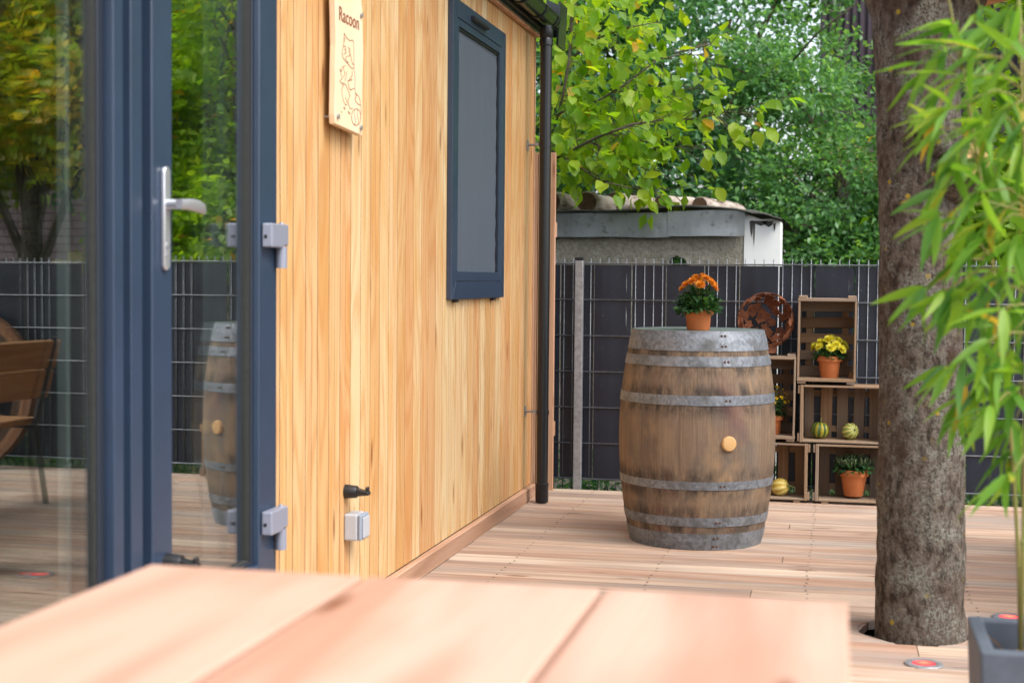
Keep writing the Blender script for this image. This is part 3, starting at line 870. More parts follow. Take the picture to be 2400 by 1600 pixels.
fc = bpy.data.curves.new('lettering', 'FONT'); fc.body = 'Racoon'; fc.size = .062; fc.extrude = .0004; fc.offset = .0006; fc.space_character = 1.05
fo = bpy.data.objects.new('lettering_curve', fc); COL.objects.link(fo)
bpy.context.view_layer.update()
me = bpy.data.meshes.new_from_object(fo.evaluated_get(bpy.context.evaluated_depsgraph_get()))
bpy.data.objects.remove(fo)
pL, pR = sp_(740 + 262 / 4.75, 222 / 4.75), sp_(740 + 482 / 4.75, 318 / 4.75)
xs_ = [v_.co.x for v_ in me.vertices]; sx_ = (pR[0] - pL[0]) / (max(xs_) - min(xs_))
for v_ in me.vertices:
    x_, y_, z_ = v_.co
    v_.co = (fx + .0006 + z_, pL[0] + (x_ - min(xs_)) * sx_, pL[1] + y_ * 1.02)
me.materials.clear(); me.materials.append(M['ink'])
link('lettering', me, sg)
for (yy, zz) in ((-.100, -.175), (.128, -.188), (.128, .182), (-.100, .225)):
    bo = MB().tube([(-.019, yy, zz), (.030, yy, zz)], .0035, 8).tube([(.0235, yy, zz), (.031, yy, zz)], .0085, 6)
    bo.build('bolt', 'steel', sg)

# ================================================================== TABLE
TZ = .75
table = thing('wooden_table', (1.13, .95, 0), 'long reddish wooden table with wide boards and black metal legs', 'table')
for i, (a, b) in enumerate(((.640, .962), (.972, 1.299), (1.309, 1.626))):
    MB().box(a - 1.13, b - 1.13, -.90, 1.005, -.018, .018).build('board', 'table', table, (0, 0, TZ - .018), bevel=.004, seg=2)
for sx in (-1, 1):
    for sy in (-.8, .9):
        MB().box(sx * .40 - .03, sx * .40 + .03, sy - .03, sy + .03, 0, .70).build('leg', 'black', table, bevel=.003)
MB().box(-.43, .43, -.83, -.79, .68, .712).box(-.43, .43, .88, .92, .68, .712).build('frame', 'black', table)

# ================================================================== BARREL
BX, BY, BH = .985, 6.643, .950
barrel = thing('wine_barrel', (BX, BY, 0), 'old oak wine barrel with galvanised hoops and a round bung', 'barrel')
def br_(z):          # outer radius of the staves
    t = (z - BH / 2) / (BH / 2)
    return .350 - .058 * abs(t) ** 2.05
# staves
NS = 26
cuts = np.cumsum(np.random.default_rng(3).uniform(.75, 1.3, NS)); cuts = cuts / cuts[-1] * 2 * PI
prev = 0.0
for i in range(NS):
    a0, a1 = prev + .0010, cuts[i] - .0010; prev = cuts[i]
    am = (a0 + a1) / 2
    m = MB(); nz, na = 22, 4
    rows = []
    for j in range(nz + 1):
        z = .012 + (BH - .018) * j / nz
        for s_ in (0, 1):
            for q_ in range(na + 1):
                t = q_ / na
                a = a0 + (a1 - a0) * t
                r = br_(z) - (.028 if s_ else 0) - (0 if s_ else .0007 * (abs(2 * t - 1) ** 4))
                m.v.append((r * math.cos(a), r * math.sin(a), z))
    w = 2 * (na + 1)
    for j in range(nz):
        for q_ in range(na):
            p = j * w + q_
            m.f.append((p, p + 1, p + w + 1, p + w))
            p += na + 1
            m.f.append((p + 1, p, p + w, p + w + 1))
        p = j * w
        m.f.append((p, p + w, p + w + na + 1, p + na + 1))
        p = j * w + na
        m.f.append((p, p + na + 1, p + w + na + 1, p + w))
    for q_ in range(na):
        m.f.append((q_, q_ + na + 1, q_ + na + 2, q_ + 1))
        p = nz * w + q_
        m.f.append((p, p + 1, p + na + 2, p + na + 1))
    m.build('stave', 'stave', barrel, smooth='auto')
# hoops
def hoop(z0, z1, lap, ridge=False):
    n = 6
    prof = []
    for j in range(n + 1):
        z = z0 + (z1 - z0) * j / n
        b = 0
        if ridge:
            b = .0022 * math.exp(-((j / n - .52) / .12) ** 2)
        prof.append((br_(z) + .0028 + b, z))
    pin = [(br_(p[1]) + .0004, p[1]) for p in prof[::-1]]
    o = MB().lathe(prof + pin + [prof[0]], 72, close=False).build('hoop', 'hoop', barrel, smooth='auto')
    # lap of the strip end
    a0 = lap
    m = MB(); na = 5
    lp = []
    for j in range(n + 1):
        z = z0 + .001 + (z1 - z0 - .002) * j / n
        for q_ in range(na + 1):
            a = a0 + .115 * q_ / na
            if q_ == 0: a += .014 * abs(2 * j / n - 1) ** 2
            m.v.append(((br_(z) + .0046) * math.cos(a), (br_(z) + .0046) * math.sin(a), z))
    base = len(m.v)
    for j in range(n + 1):
        z = z0 + .001 + (z1 - z0 - .002) * j / n
        for q_ in range(na + 1):
            a = a0 + .115 * q_ / na
            if q_ == 0: a += .014 * abs(2 * j / n - 1) ** 2
            m.v.append(((br_(z) + .0029) * math.cos(a), (br_(z) + .0029) * math.sin(a), z))
    for j in range(n):
        for q_ in range(na):
            p = j * (na + 1) + q_
            m.f.append((p, p + 1, p + na + 2, p + na + 1))
            m.f.append((base + p, base + p + na + 1, base + p + na + 2, base + p + 1))
        p = j * (na + 1); m.f.append((p, p + na + 1, base + p + na + 1, base + p))
        p += na; m.f.append((p, base + p, base + p + na + 1, p + na + 1))
    m.build('hoop_lap', 'hoop', o, smooth='auto')
    zs = [(z0 + z1) / 2] if z1 - z0 < .06 else [z0 + (z1 - z0) * .24, z0 + (z1 - z0) * .76]
    for z in zs:
        for a in (a0 + .030, a0 + .080):
            rr = br_(z) + .0046
            c, s_ = math.cos(a), math.sin(a)
            m = MB().tube([(rr * c, rr * s_, z), ((rr + .0028) * c, (rr + .0028) * s_, z), ((rr + .0042) * c, (rr + .0042) * s_, z)], [.0058, .005, .0025], 10)
            m.build('rivet', 'rivet', o, smooth='auto')
AF = -PI / 2 + math.atan2(BX - CAM[0], BY) * -1 * 0 + .095   # towards the camera, turned a little
def ang(px, z):
    p = on_y(px, 1000, BY)                # angle on the front where this column of the photograph lies
    return -PI / 2 + math.asin(max(-1, min(1, (p[0] - BX) / br_(z) * .98))) + .08
hoop(.864, .950, ang(1685, .9), True)
hoop(.797, .840, ang(1692, .8))
hoop(.632, .674, ang(1696, .65))
hoop(.268, .304, ang(1686, .29))
hoop(.106, .146, ang(1677, .12))
hoop(.002, .074, ang(1672, .03), True)
MB().lathe([(.0, -.012), (br_(.95) - .002, -.012), (br_(.95) - .002, -.001), (.0, -.001)], 64, (0, 0, BH), close=False).build('head', plain('barrel_top_sheet', (.20, .25, .235), .35, .2, 12, .25, .5), barrel, smooth='auto')
zb = .47; ab = ang(1708, zb)
m = MB()
c, s_ = math.cos(ab), math.sin(ab)
rr = br_(zb)
m.tube([((rr - .004) * c, (rr - .004) * s_, zb), ((rr + .010) * c, (rr + .010) * s_, zb), ((rr + .0145) * c, (rr + .0145) * s_, zb), ((rr + .016) * c, (rr + .016) * s_, zb)], [.0325, .0325, .029, .022], 28)
m.build('bung', 'cork', barrel, smooth='auto')

# ================================================================== POTTED FLOWERS
def pot_mesh(parent, rt_, rb_, h_):
    t = .006; rimh = h_ * .26
    pr = [(.001, 0), (rb_, 0), (rb_ + .002, .003), (rt_ - .010, h_ - rimh), (rt_ - .0095, h_ - rimh + .001), (rt_ - .001, h_ - rimh + .002), (rt_, h_ - rimh + .005), (rt_, h_ - .003), (rt_ - .002, h_),
          (rt_ - t, h_), (rt_ - t - .001, h_ - .004), (rt_ - t - .004, h_ - .018), (.001, h_ - .018)]
    p = MB().lathe(pr, 36, close=False).build('pot', 'terracotta', parent, smooth='auto')
    MB().lathe([(rt_ - t - .005, h_ - .016), (rt_ * .5, h_ - .010), (.001, h_ - .009)], 20, close=False).build('soil', 'soil', parent, smooth=True)
    return p
petal_cache = {}
def bloom_mesh(matn, rad, layers=4, npet=15, seed=0, dome=.55):
    key = (matn, rad, seed)
    if key in petal_cache: return petal_cache[key]
    rr_ = np.random.default_rng(seed)
    P_, D_, N_, Ls, Ws, T_ = [], [], [], [], [], []
    for l in range(layers):
        e = R(5 + 78 * l / layers)
        for i in range(npet - l * 2):
            a = 2 * PI * (i + .5 * (l % 2)) / (npet - l * 2) + rr_.uniform(-.08, .08)
            e_ = e + rr_.uniform(-.12, .12)
            d = (math.cos(a) * math.cos(e_), math.sin(a) * math.cos(e_), math.sin(e_))
            n = (-math.cos(a) * math.sin(e_), -math.sin(a) * math.sin(e_), math.cos(e_))
            P_.append((.1 * rad * math.cos(a), .1 * rad * math.sin(a), rad * .06 * l)); D_.append(d); N_.append(n)
            Ls.append(rad * (1 - .13 * l) * rr_.uniform(.88, 1.05)); Ws.append(rad * .40); T_.append(rr_.random())
    o = leaves('bloom', P_, D_, N_, np.array(Ls), np.array(Ws), matn, None, fold=.22, tint=np.array(T_), bend=-.12)
    me = o.data; bpy.data.objects.remove(o)
    petal_cache[key] = me
    return me
def mum(name, label, loc, rt_, rb_, h_, bl, matn, seed, brad, fol_r, fol_h, nleaf=240, lsize=.032, group=None, spikes=0):
    t = thing(name, loc, label, 'potted plant', group)
    pot_mesh(t, rt_, rb_, h_)
    rr_ = np.random.default_rng(seed)
    # stems
    m = MB(); tips = []
    for i, (x, y, z) in enumerate(bl):
        a = rr_.uniform(0, 2 * PI); r = rr_.uniform(0, rt_ * .5)
        p0 = (r * math.cos(a), r * math.sin(a), h_ - .012)
        m.tube([p0, (x * .5 + p0[0] * .4, y * .5 + p0[1] * .4, h_ + (z - h_) * .55), (x, y, z)], [.0022, .0018, .0015], 5)
    for i in range(spikes):
        a = rr_.uniform(0, 2 * PI); rad = fol_r * math.sqrt(rr_.uniform(.05, 1)) * 1.08
        x, y = rad * math.cos(a), rad * math.sin(a); z = h_ + fol_h * rr_.uniform(.75, 1.12) * (1.1 - .35 * (rad / fol_r) ** 2)
        m.tube([(x * .25, y * .25, h_ - .01), (x * .7, y * .7, h_ + (z - h_) * .5), (x, y, z)], [.002, .0018, .0016], 5)
        m.tube([(x, y, z), (x * 1.03, y * 1.03, z + .012)], [.0042, .002], 5)
    m.build('stems', 'stem' if not spikes else 'spike', t, smooth=True)
    # foliage
    n = nleaf
    u = unit(n); u[:, 2] = np.abs(u[:, 2])
    rad = rr_.uniform(.35, 1, n) ** .6
    pos = np.stack([u[:, 0] * fol_r * rad, u[:, 1] * fol_r * rad, h_ - .008 + u[:, 2] * fol_h * rad], 1)
    d = u * np.array([1, 1, .35]) + rr_.normal(size=(n, 3)) * .45 + np.array([0, 0, -.1])
    nr = rr_.normal(size=(n, 3)) * .45 + np.array([0, 0, 1]) + u * .4
    leaves('foliage', pos, d, nr, lsize * rr_.uniform(.7, 1.25, n), lsize * .55 * rr_.uniform(.8, 1.2, n), 'leaf_mum', t, fold=.15, bend=.15)
    if matn:
        for i, (x, y, z) in enumerate(bl):
            me = bloom_mesh(matn, brad, seed=i % 3)
            tl = Vector((x * 1.0, y * 1.0, .07)).normalized()
            o = link('bloom', me, t, (x, y, z), tl.to_track_quat('Z', 'Y').to_euler(), scale=[rr_.uniform(.85, 1.12)] * 3)
    return t
def dome_blooms(n, r, z, hz, seed, minz=0.0):
    rr_ = random.Random(seed); pts = []
    tries = 0
    while len(pts) < n and tries < 4000:
        tries += 1
        a = rr_.uniform(0, 2 * PI); e = math.acos(rr_.uniform(.05, 1))
        p = (r * math.sin(e) * math.cos(a), r * math.sin(e) * math.sin(a), z + hz * math.cos(e))
        if all((Vector(p) - Vector(q_)).length > r * 1.65 / math.sqrt(n) for q_ in pts): pts.append(p)
    return pts
ob = [(-.068, -.02, .178), (-.048, -.042, .196), (-.022, -.05, .212), (-.012, -.005, .226), (.016, .0, .232), (.034, -.03, .222), (.056, -.038, .205), (.066, .0, .196), (.048, .03, .214), (-.04, .03, .208), (.0, .045, .214), (-.062, .02, .192), (.012, -.06, .196), (.07, -.02, .182)]
mum('potted_chrysanthemum', 'orange chrysanthemum in a terracotta pot on the barrel top', (.9975, 6.512, BH), .0665, .048, .088, ob, 'pet_o', 11, .0255, .088, .10, 420, .038)
YF = 7.86
cz = dict(bottom=.014, mid=.324, left=.324, top=.634)
mum('potted_chrysanthemum', 'lemon yellow chrysanthemum in a terracotta pot in the topmost crate', (1.557, YF + .085, cz['top'] + .024), .0665, .044, .118,
    dome_blooms(17, .082, .145, .066, 4), 'pet_y', 12, .030, .078, .055, 170, .034)
mum('potted_chrysanthemum', 'small golden flowers in a terracotta pot beside the barrel in an upright crate', (1.262, YF + .10, cz['left'] + .024), .058, .040, .105,
    dome_blooms(34, .085, .165, .095, 9), 'pet_d', 13, .0115, .075, .11, 220, .024)
mum('potted_chrysanthemum', 'green plant without flowers in a large terracotta pot in the lowest crate', (1.692, YF + .10, cz['bottom'] + .024), .077, .047, .140,
    [], None, 14, .02, .098, .062, 260, .034, spikes=120)

# ================================================================== CRATES
CL, CW, CD = .462, .302, .212       # long side, short side, depth
def crate(label, x0, z0, upright, seed):
    """open side towards -Y; built lying (long side along X), turned for the upright ones"""
    rr_ = random.Random(seed)
    t = thing('wooden_crate', (0, 0, 0), label, 'crate', None)
    if upright:
        t.location = (x0 + CW / 2, YF + CD / 2, z0 + CL / 2); t.rotation_euler = (0, R(90), 0)
    else:
        t.location = (x0 + CL / 2, YF + CD / 2, z0 + CW / 2)
    hl, hw, hd = CL / 2, CW / 2, CD / 2
    bt = .013                                  # outer end battens
    def p(name, mat, x0, x1, y0, y1, z0, z1, rot=None):
        j = .0015
        c = ((x0 + x1) / 2, (y0 + y1) / 2, (z0 + z1) / 2)
        d = ((x1 - x0) / 2, (y1 - y0) / 2, (z1 - z0) / 2)
        if d[2] > d[0] and d[2] >= d[1]:       # grain along local X
            o = MB().box(-d[2], d[2], -d[1], d[1], -d[0], d[0]).build(name, mat, t, c, (0, R(-90), 0), bevel=.0015)
        elif d[1] > d[0] and d[1] > d[2]:
            o = MB().box(-d[1], d[1], -d[0], d[0], -d[2], d[2]).build(name, mat, t, c, (0, 0, R(90)), bevel=.0015)
        else:
            o = MB().box(-d[0], d[0], -d[1], d[1], -d[2], d[2]).build(name, mat, t, c, (0, 0, 0), bevel=.0015)
        o.rotation_euler.y += rr_.uniform(-.006, .006)
        return o
    for s_ in (-1, 1):
        xe = s_ * (hl - bt)
        # end boards: two boards across the depth
        x0_, x1_ = sorted((xe, xe - s_ * .016))
        p('end_board', 'crate_edge', x0_, x1_, -hd, -hd + .115, -hw, hw)
        p('end_board', 'crate', x0_, x1_, -hd + .121, hd - .014, -hw, hw)
        for zz in (-1, 1):
            a_, b2 = sorted((xe + s_ * .0005, xe + s_ * bt)); c0, c1 = sorted((zz * (hw - .003), zz * (hw - .046)))
            p('end_batten', 'crate_edge', a_, b2, -hd + .004, hd - .02, c0, c1)
        # long sides: two boards
    for zz in (-1, 1):
        z0_, z1_ = sorted((zz * hw, zz * (hw - .012)))
        z0_ += .0008; z1_ -= .0008
        xa = hl - bt - .0165
        p('side_board', 'crate_edge', -xa, xa, -hd + .001, -hd + .108, z0_, z1_)
        p('side_board', 'crate', -xa, xa, -hd + .122, hd - .016, z0_, z1_)
    # bottom slats (against the fence) and two battens behind them
    ns = 5; xa = hl - bt - .017
    for i in range(ns):
        w_ = .056 + rr_.uniform(-.008, .006)
        xc = -xa + w_ / 2 + .001 + (2 * xa - w_ - .002) * i / (ns - 1)
        o = p('slat', 'crate', xc - w_ / 2, xc + w_ / 2, hd - .0135, hd - .005, -hw + .002, hw - .002)
        o.rotation_euler.y += rr_.uniform(-.02, .02)
    for zz in (-.095, .095):
        p('batten', 'crate', -xa, xa, hd - .0045, hd + .005, zz - .017, zz + .017)
    return t
sx_ = 1.481
crate('dark wooden crate on the deck holding a pale yellow gourd', 1.466 - CL, cz['bottom'], False, 1)
crate('dark wooden crate on the deck holding a pot of green foliage', sx_, cz['bottom'], False, 2)
crate('upright wooden crate under the rusty leaf bowl, golden flowers inside', 1.385 - CW, cz['left'] - .001, True, 3)
crate('lying wooden crate with two striped gourds in the middle of the stack', 1.397, cz['mid'] - .001, False, 4)
crate('upright wooden crate on top of the stack with lemon yellow flowers', 1.390, cz['top'] - .003, True, 5)
for xx in (1.06, 1.40, 1.545, 1.88):
    for yy in (YF + .03, YF + .19):
        tag(MB().box(-.018, .018, -.025, .025, 0, .0135).build('wooden_wedge', 'crate_edge', None, (xx, yy, .0003), bevel=.002),
            'small wooden wedge shimming a crate above the deck', 'wedge', 'wedges under the crates')

# ---- gourds, dry leaf
def gourd(label, mat, loc, r, ribs, tilt, squash=.92, stem=(.012, .0, .03)):
    t = thing('gourd', loc, label, 'gourd', None, tilt)
    n, mz = 48, 16
    m = MB()
    for j in range(1, mz):
        e = PI * j / mz
        for i in range(n):
            a = 2 * PI * i / n
            rr = r * (1 + .05 * math.cos(ribs * a)) * math.sin(e) ** .85
            m.v.append((rr * math.cos(a), rr * math.sin(a), -math.cos(e) * r * squash - .12 * r * math.exp(-(math.sin(e) / .3) ** 2) * (-math.cos(e))))
    for j in range(mz - 2):
        for i in range(n):
            m.f.append((j * n + i, j * n + (i + 1) % n, (j + 1) * n + (i + 1) % n, (j + 1) * n + i))
    m.f.append(tuple(range(n))[::-1]); m.f.append(tuple((mz - 2) * n + i for i in range(n)))
    m.build('body', mat, t, smooth=True)
    z = r * squash * .86
    MB().tube([(0, 0, z), (stem[0] * .3, stem[1] * .3, z + stem[2] * .5), (stem[0], stem[1], z + stem[2])], [.006, .0042, .0034], 8).build('stem', 'gstem', t, smooth=True)
gy = YF + .10
gourd('dark green and yellow striped gourd with an upright stalk', 'gourd_g', (1.513, gy, cz['mid'] + .012 + .0445), .047, 10, (0, R(4), 0), .94, (.002, 0, .026))
gourd('pale green striped gourd lying on its side', 'gourd_p', (1.670, gy, cz['mid'] + .012 + .0425), .043, 10, (R(75), 0, R(35)), 1.0, (0, 0, .012))
gourd('pale yellow ribbed gourd with a curved stalk near the barrel', 'gourd_y', (1.310, gy - .02, cz['bottom'] + .012 + .046), .046, 9, (0, R(78), R(-18)), 1.02, (.016, .0, .042))
dl = MB()
dl.add([(0, 0, 0), (.012, -.008, .016), (.008, .004, .034), (.0, -.006, .052), (-.010, .004, .036), (-.016, -.006, .014), (.0, .006, .02)],
       [(0, 1, 6), (1, 2, 6), (2, 3, 6), (3, 4, 6), (4, 5, 6), (5, 0, 6)])
dl.add([(-.014, -.006, .001), (.004, -.016, .004), (.014, -.004, .010), (.0, .006, .013), (-.016, .004, .006)], [(0, 1, 2, 3, 4)])
tag(dl.build('dry_leaf', 'dry', None, (1.668, YF + .055, cz['top'] + .0125), (0, 0, .4)), 'curled brown dry leaf beside the lemon yellow flowers', 'leaf')

# ---- rusty leaf bowl on the upright crate
bowl = thing('leaf_bowl', (1.222, YF + .070, cz['left'] + CL), 'rusty steel ball of cut maple leaves on a round foot', 'bowl')
MB().lathe([(.058, 0), (.060, .002), (.060, .036), (.058, .037), (.056, .036), (.056, .002), (.058, 0)], 32, close=False).build('foot', 'rust', bowl, smooth='auto')
BR = .146
def maple(sz):
    pts = []
    lob = [(0, .30), (14, .62), (28, .40), (50, .92), (68, .60), (90, 1.0), (112, .60), (130, .92), (152, .40), (166, .62), (180, .30), (215, .45), (240, .30), (270, .20), (300, .30), (325, .45)]
    return [(sz * r * math.cos(R(a)), sz * r * math.sin(R(a))) for a, r in lob]
op = Vector((.06, -.93, .36)).normalized()        # the open side
rr_ = random.Random(21)
i = 0
gold = PI * (3 - math.sqrt(5)); NL = 120
for q_ in range(NL):
    zz = 1 - 2 * (q_ + .5) / NL
    rad = math.sqrt(1 - zz * zz)
    dirv = Vector((rad * math.cos(gold * q_), rad * math.sin(gold * q_), zz))
    if dirv.dot(op) > .55 or dirv.z < -.93: continue
    t1 = dirv.orthogonal().normalized(); t1 = (Matrix.Rotation(rr_.uniform(0, 2 * PI), 3, dirv) @ t1); t2 = dirv.cross(t1)
    ol = maple(rr_.uniform(.040, .052)); n = len(ol)
    vs = []
    for off in (0, .0016):
        R_ = BR + off + rr_.uniform(-.0, .0) + (q_ % 3) * .0018
        for (x_, y_) in ol:
            p = dirv + (t1 * x_ + t2 * y_) / BR
            vs.append(tuple(p.normalized() * R_))
        vs.append(tuple(dirv * R_))
    c1, c2 = n, 2 * n + 1
    fs = []
    for j in range(n):
        j2 = (j + 1) % n
        fs += [(c1, j2, j), (c2, n + 1 + j, n + 1 + j2), (j, j2, n + 1 + j2, n + 1 + j)]
    MB().add(vs, fs).build('leaf_plate', 'rust', bowl, (0, 0, .030 + BR * .98))

# ================================================================== FENCE
FY = 8.095
fence = thing('mesh_fence', (0, FY, 0), 'double wire mesh fence woven with dark grey privacy strips', 'fence')
FX0, FX1 = -.9, 6.1
zr = [.055 + .2 * i for i in range(7)]
for z in zr:
    for s_ in (-1, 1):
        MB().tube([(FX0, s_ * .0085, z), (FX1, s_ * .0085, z)], .0040, 8).build('rail', 'wirem', fence, smooth=True)
wm = MB().tube([(0, 0, -.14), (0, 0, 1.285)], .003, 6).mesh('wire', 'wirem', True)
x = FX0
kx = round((FX0 - .1) / .05)
while .1 + kx * .05 < FX1:
    link('wire', wm, fence, (.1 + kx * .05, 0, 0)); kx += 1
rr_ = random.Random(31)
for kk in range(-3, 15):
    for front in (0, 1):
        x0_ = .1 + .4 * kk + (-.018 if not front else .172); w_ = .186 if not front else .205
        if x0_ < FX0 or x0_ + w_ > FX1: continue
        m = MB(); nx, nz = 8, 30
        ph = rr_.uniform(0, 9)
        for side in (0, 1):
            for j in range(nz + 1):
                z = .060 + 1.188 * j / nz
                for i_ in range(nx + 1):
                    xx = w_ * (i_ / nx - .5)
                    fz = abs(math.sin(PI * (z - .055) / .2))
                    wv = fz * (.0030 * noise.noise((xx * 7 + ph, z * 4, ph)) + .0035 * math.sin(i_ / nx * PI + .6 * math.sin(ph)) * (-1 if front else 1))
                    m.v.append((xx, (-.0040 if front else .0040) + wv * (.9) + (.0008 if side else 0), z))
        q_ = (nx + 1) * (nz + 1)
        for j in range(nz):
            for i_ in range(nx):
                p = j * (nx + 1) + i_
                m.f.append((p, p + 1, p + nx + 2, p + nx + 1)); m.f.append((q_ + p, q_ + p + nx + 1, q_ + p + nx + 2, q_ + p + 1))
        m.build('privacy_strip', 'strip', fence, (x0_ + w_ / 2, 0, 0), smooth=True)
for px_ in (.192, 2.73, 5.25):
    po = MB().box(-.0225, .0225, -.020, .020, -.3, 1.272).build('post', 'steel', fence, (px_, -.038, 0), bevel=.004, seg=2)
    MB().box(-.024, .024, -.0215, .0215, 1.2725, 1.290).build('post_cap', 'black', po, bevel=.003)

# wooden screen between house and fence
scr = thing('wood_screen', (-.2, 7.97, 0), 'narrow larch board screen between the house corner and the fence', 'screen')
for i in range(5):
    MB().prism([(-.048, -.012), (.048, -.012), (.048, .012), (-.048, .012)], 2, -.3, 1.86).build('board', 'post', scr, (.222 - .1 * i, 0, 0), bevel=.002)
MB().box(-.24, .27, .014, .05, .3, .38).box(-.24, .27, .014, .05, 1.4, 1.48).build('rail', 'post', scr)

# ================================================================== TREE IN THE DECK
tree = thing('garden_tree', (1.885, 5.03, 0), 'thick grey-brown tree trunk with lichen growing through the deck', 'tree')
def limb_mesh(mb, pts, rad, n=40, seed=0, amp=.012, step=.04):
    # resample and displace
    P_ = [Vector(p) for p in pts]
    out, rr = [], []
    for a_, b2, ra, rb in zip(P_[:-1], P_[1:], rad[:-1], rad[1:]):
        k2 = max(1, int((b2 - a_).length / step))
        for i in range(k2):
            t = i / k2; out.append(a_.lerp(b2, t)); rr.append(ra + (rb - ra) * t)
    out.append(P_[-1]); rr.append(rad[-1])
    for _ in range(4):
        out = [out[0]] + [(out[i - 1] + out[i] * 2 + out[i + 1]) / 4 for i in range(1, len(out) - 1)] + [out[-1]]
        rr = [rr[0]] + [(rr[i - 1] + rr[i] * 2 + rr[i + 1]) / 4 for i in range(1, len(rr) - 1)] + [rr[-1]]
    b = len(mb.v)
    mb.tube(out, rr, n)
    for i in range(len(out) * n):
        c = out[i // n]; p = Vector(mb.v[b + i]); d = (p - c).normalized()
        q_ = p + Vector((seed * 3.1, seed, 0))
        dsp = amp * (noise.noise(q_ * 5) * .9 + noise.noise(q_ * 14) * .45 + noise.noise(q_ * 38) * .26)
        mb.v[b + i] = tuple(p + d * dsp)
tk = MB()
limb_mesh(tk, [(0, 0, -.3), (0, 0, 0), (-.006, 0, .5), (-.018, 0, 1.0), (-.030, 0, 1.5), (-.042, 0, 1.9), (-.05, .0, 2.15), (-.07, .02, 2.4)], [.156, .147, .139, .133, .132, .137, .155, .13], 72, 0, .009, .02)
trunk = tk.build('trunk', 'bark', tree, smooth=True)
lm = MB()
limb_mesh(lm, [(-.03, 0, 1.80), (-.06, .0, 2.0), (-.15, .0, 2.2), (-.42, .08, 2.75), (-.8, .3, 3.8), (-1.0, .4, 5.2)], [.105, .112, .105, .085, .065, .03], 24, 1, .012, .06)
limb_mesh(lm, [(.0, .02, 1.95), (.15, .10, 2.3), (.5, .35, 3.0), (.9, .6, 4.2), (1.1, .7, 5.4)], [.11, .105, .09, .07, .03], 24, 2, .012, .06)
limb_mesh(lm, [(-.03, .04, 2.0), (-.05, .35, 2.35), (-.10, 1.1, 2.75), (.1, 2.0, 3.6), (.3, 2.4, 4.8)], [.10, .09, .08, .06, .03], 20, 3, .012, .06)
lm.build('limbs', 'bark', tree, smooth=True)
stub = MB()
limb_mesh(stub, [(.02, -.10, 1.60), (-.01, -.165, 1.645), (-.045, -.215, 1.685)], [.042, .036, .030], 18, 5, .008, .012)
stub.build('branch_stub', 'bark', tree, smooth=True)
cutm = MB()
limb_mesh(cutm, [(.07, -.05, 1.50), (.105, -.16, 1.545), (.112, -.178, 1.552)], [.085, .066, .064], 22, 6, .006, .02)
st2 = cutm.build('branch_stub', 'bark', tree, smooth=True)
dvec = Vector((.105 - .07, -.16 + .05, .045)).normalized()
cp = Vector((.112, -.178, 1.552)) + dvec * .003
MB().tube([cp, cp + dvec * .002], .062, 22).build('sawn_face', plain('sawn_wood', (.55, .33, .14), .8, 0, 30, .35), st2)
# crown high above the terrace
def crown(parent, name, centers, radii, nl, length, mat, kind='stuff', flat=.75, clump=42, seed=1, droop=-.2, wratio=.62):
    rr = np.random.default_rng(seed)
    C_ = np.asarray(centers, float); nb = len(C_)
    ncl = max(1, nl // clump)
    wts = np.asarray(radii) ** 2; wts = wts / wts.sum()
    pick = rr.choice(nb, ncl, p=wts)
    u = rr.normal(size=(ncl, 3)); u /= np.linalg.norm(u, axis=1)[:, None]
    rad = rr.uniform(.25, 1, ncl) ** .45
    cc = C_[pick] + u * (np.asarray(radii)[pick] * rad)[:, None] * np.array([1, 1, flat])
    cs = np.asarray(length) * rr.uniform(2.2, 4.2, ncl)
    idx = np.repeat(np.arange(ncl), clump)
    n = len(idx)
    off = rr.normal(size=(n, 3)) * np.array([1, 1, .55])
    pos = cc[idx] + off * cs[idx][:, None] * .55
    d = u[idx] * .8 + rr.normal(size=(n, 3)) * .6 + np.array([0, 0, droop])
    nr = rr.normal(size=(n, 3)) * .55 + np.array([0, 0, .9]) + u[idx] * .35
    ct = rr.uniform(-.2, .2, ncl)[idx]
    tint = np.clip(rr.beta(2, 2.4, n) + ct, 0, 1)
    return leaves(name, pos, d, nr, length * rr.uniform(.7, 1.25, n), length * wratio * rr.uniform(.8, 1.2, n), mat, parent, fold=.14, kind=kind, tint=tint, bend=.1)
crown(tree, 'crown', [(-1.0, .5, 5.0), (1.1, .8, 5.2), (.3, 2.2, 4.8)], [.9, .9, .9], 4200, .10, 'leaf_autumn', seed=3)
# timber platform fixed round the trunk
plat = thing('tree_platform', (1.885, 5.03, 0), 'square timber platform fixed around the top of the trunk', 'platform', None, (0, 0, R(36)))
for i, yy in enumerate((-.39, -.27)):
    MB().box(.0, .42, -.058, .058, 0, .028).build('board', 'platform', plat, (-.02, yy + .10, 2.175), bevel=.003)
for (a, b) in ((.19, .42),):
    for yy in (-.15, -.03, .09):
        MB().box(a - .02, b - .02, -.058, .058, 0, .028).build('board', 'platform', plat, (0, yy + .10, 2.175), bevel=.003)
for xx in (-.13, .26):
    MB().box(-.04, .04, -.44, .06, 0, .07).build('beam', 'platform', plat, (xx - .02, .06, 2.102), bevel=.003)

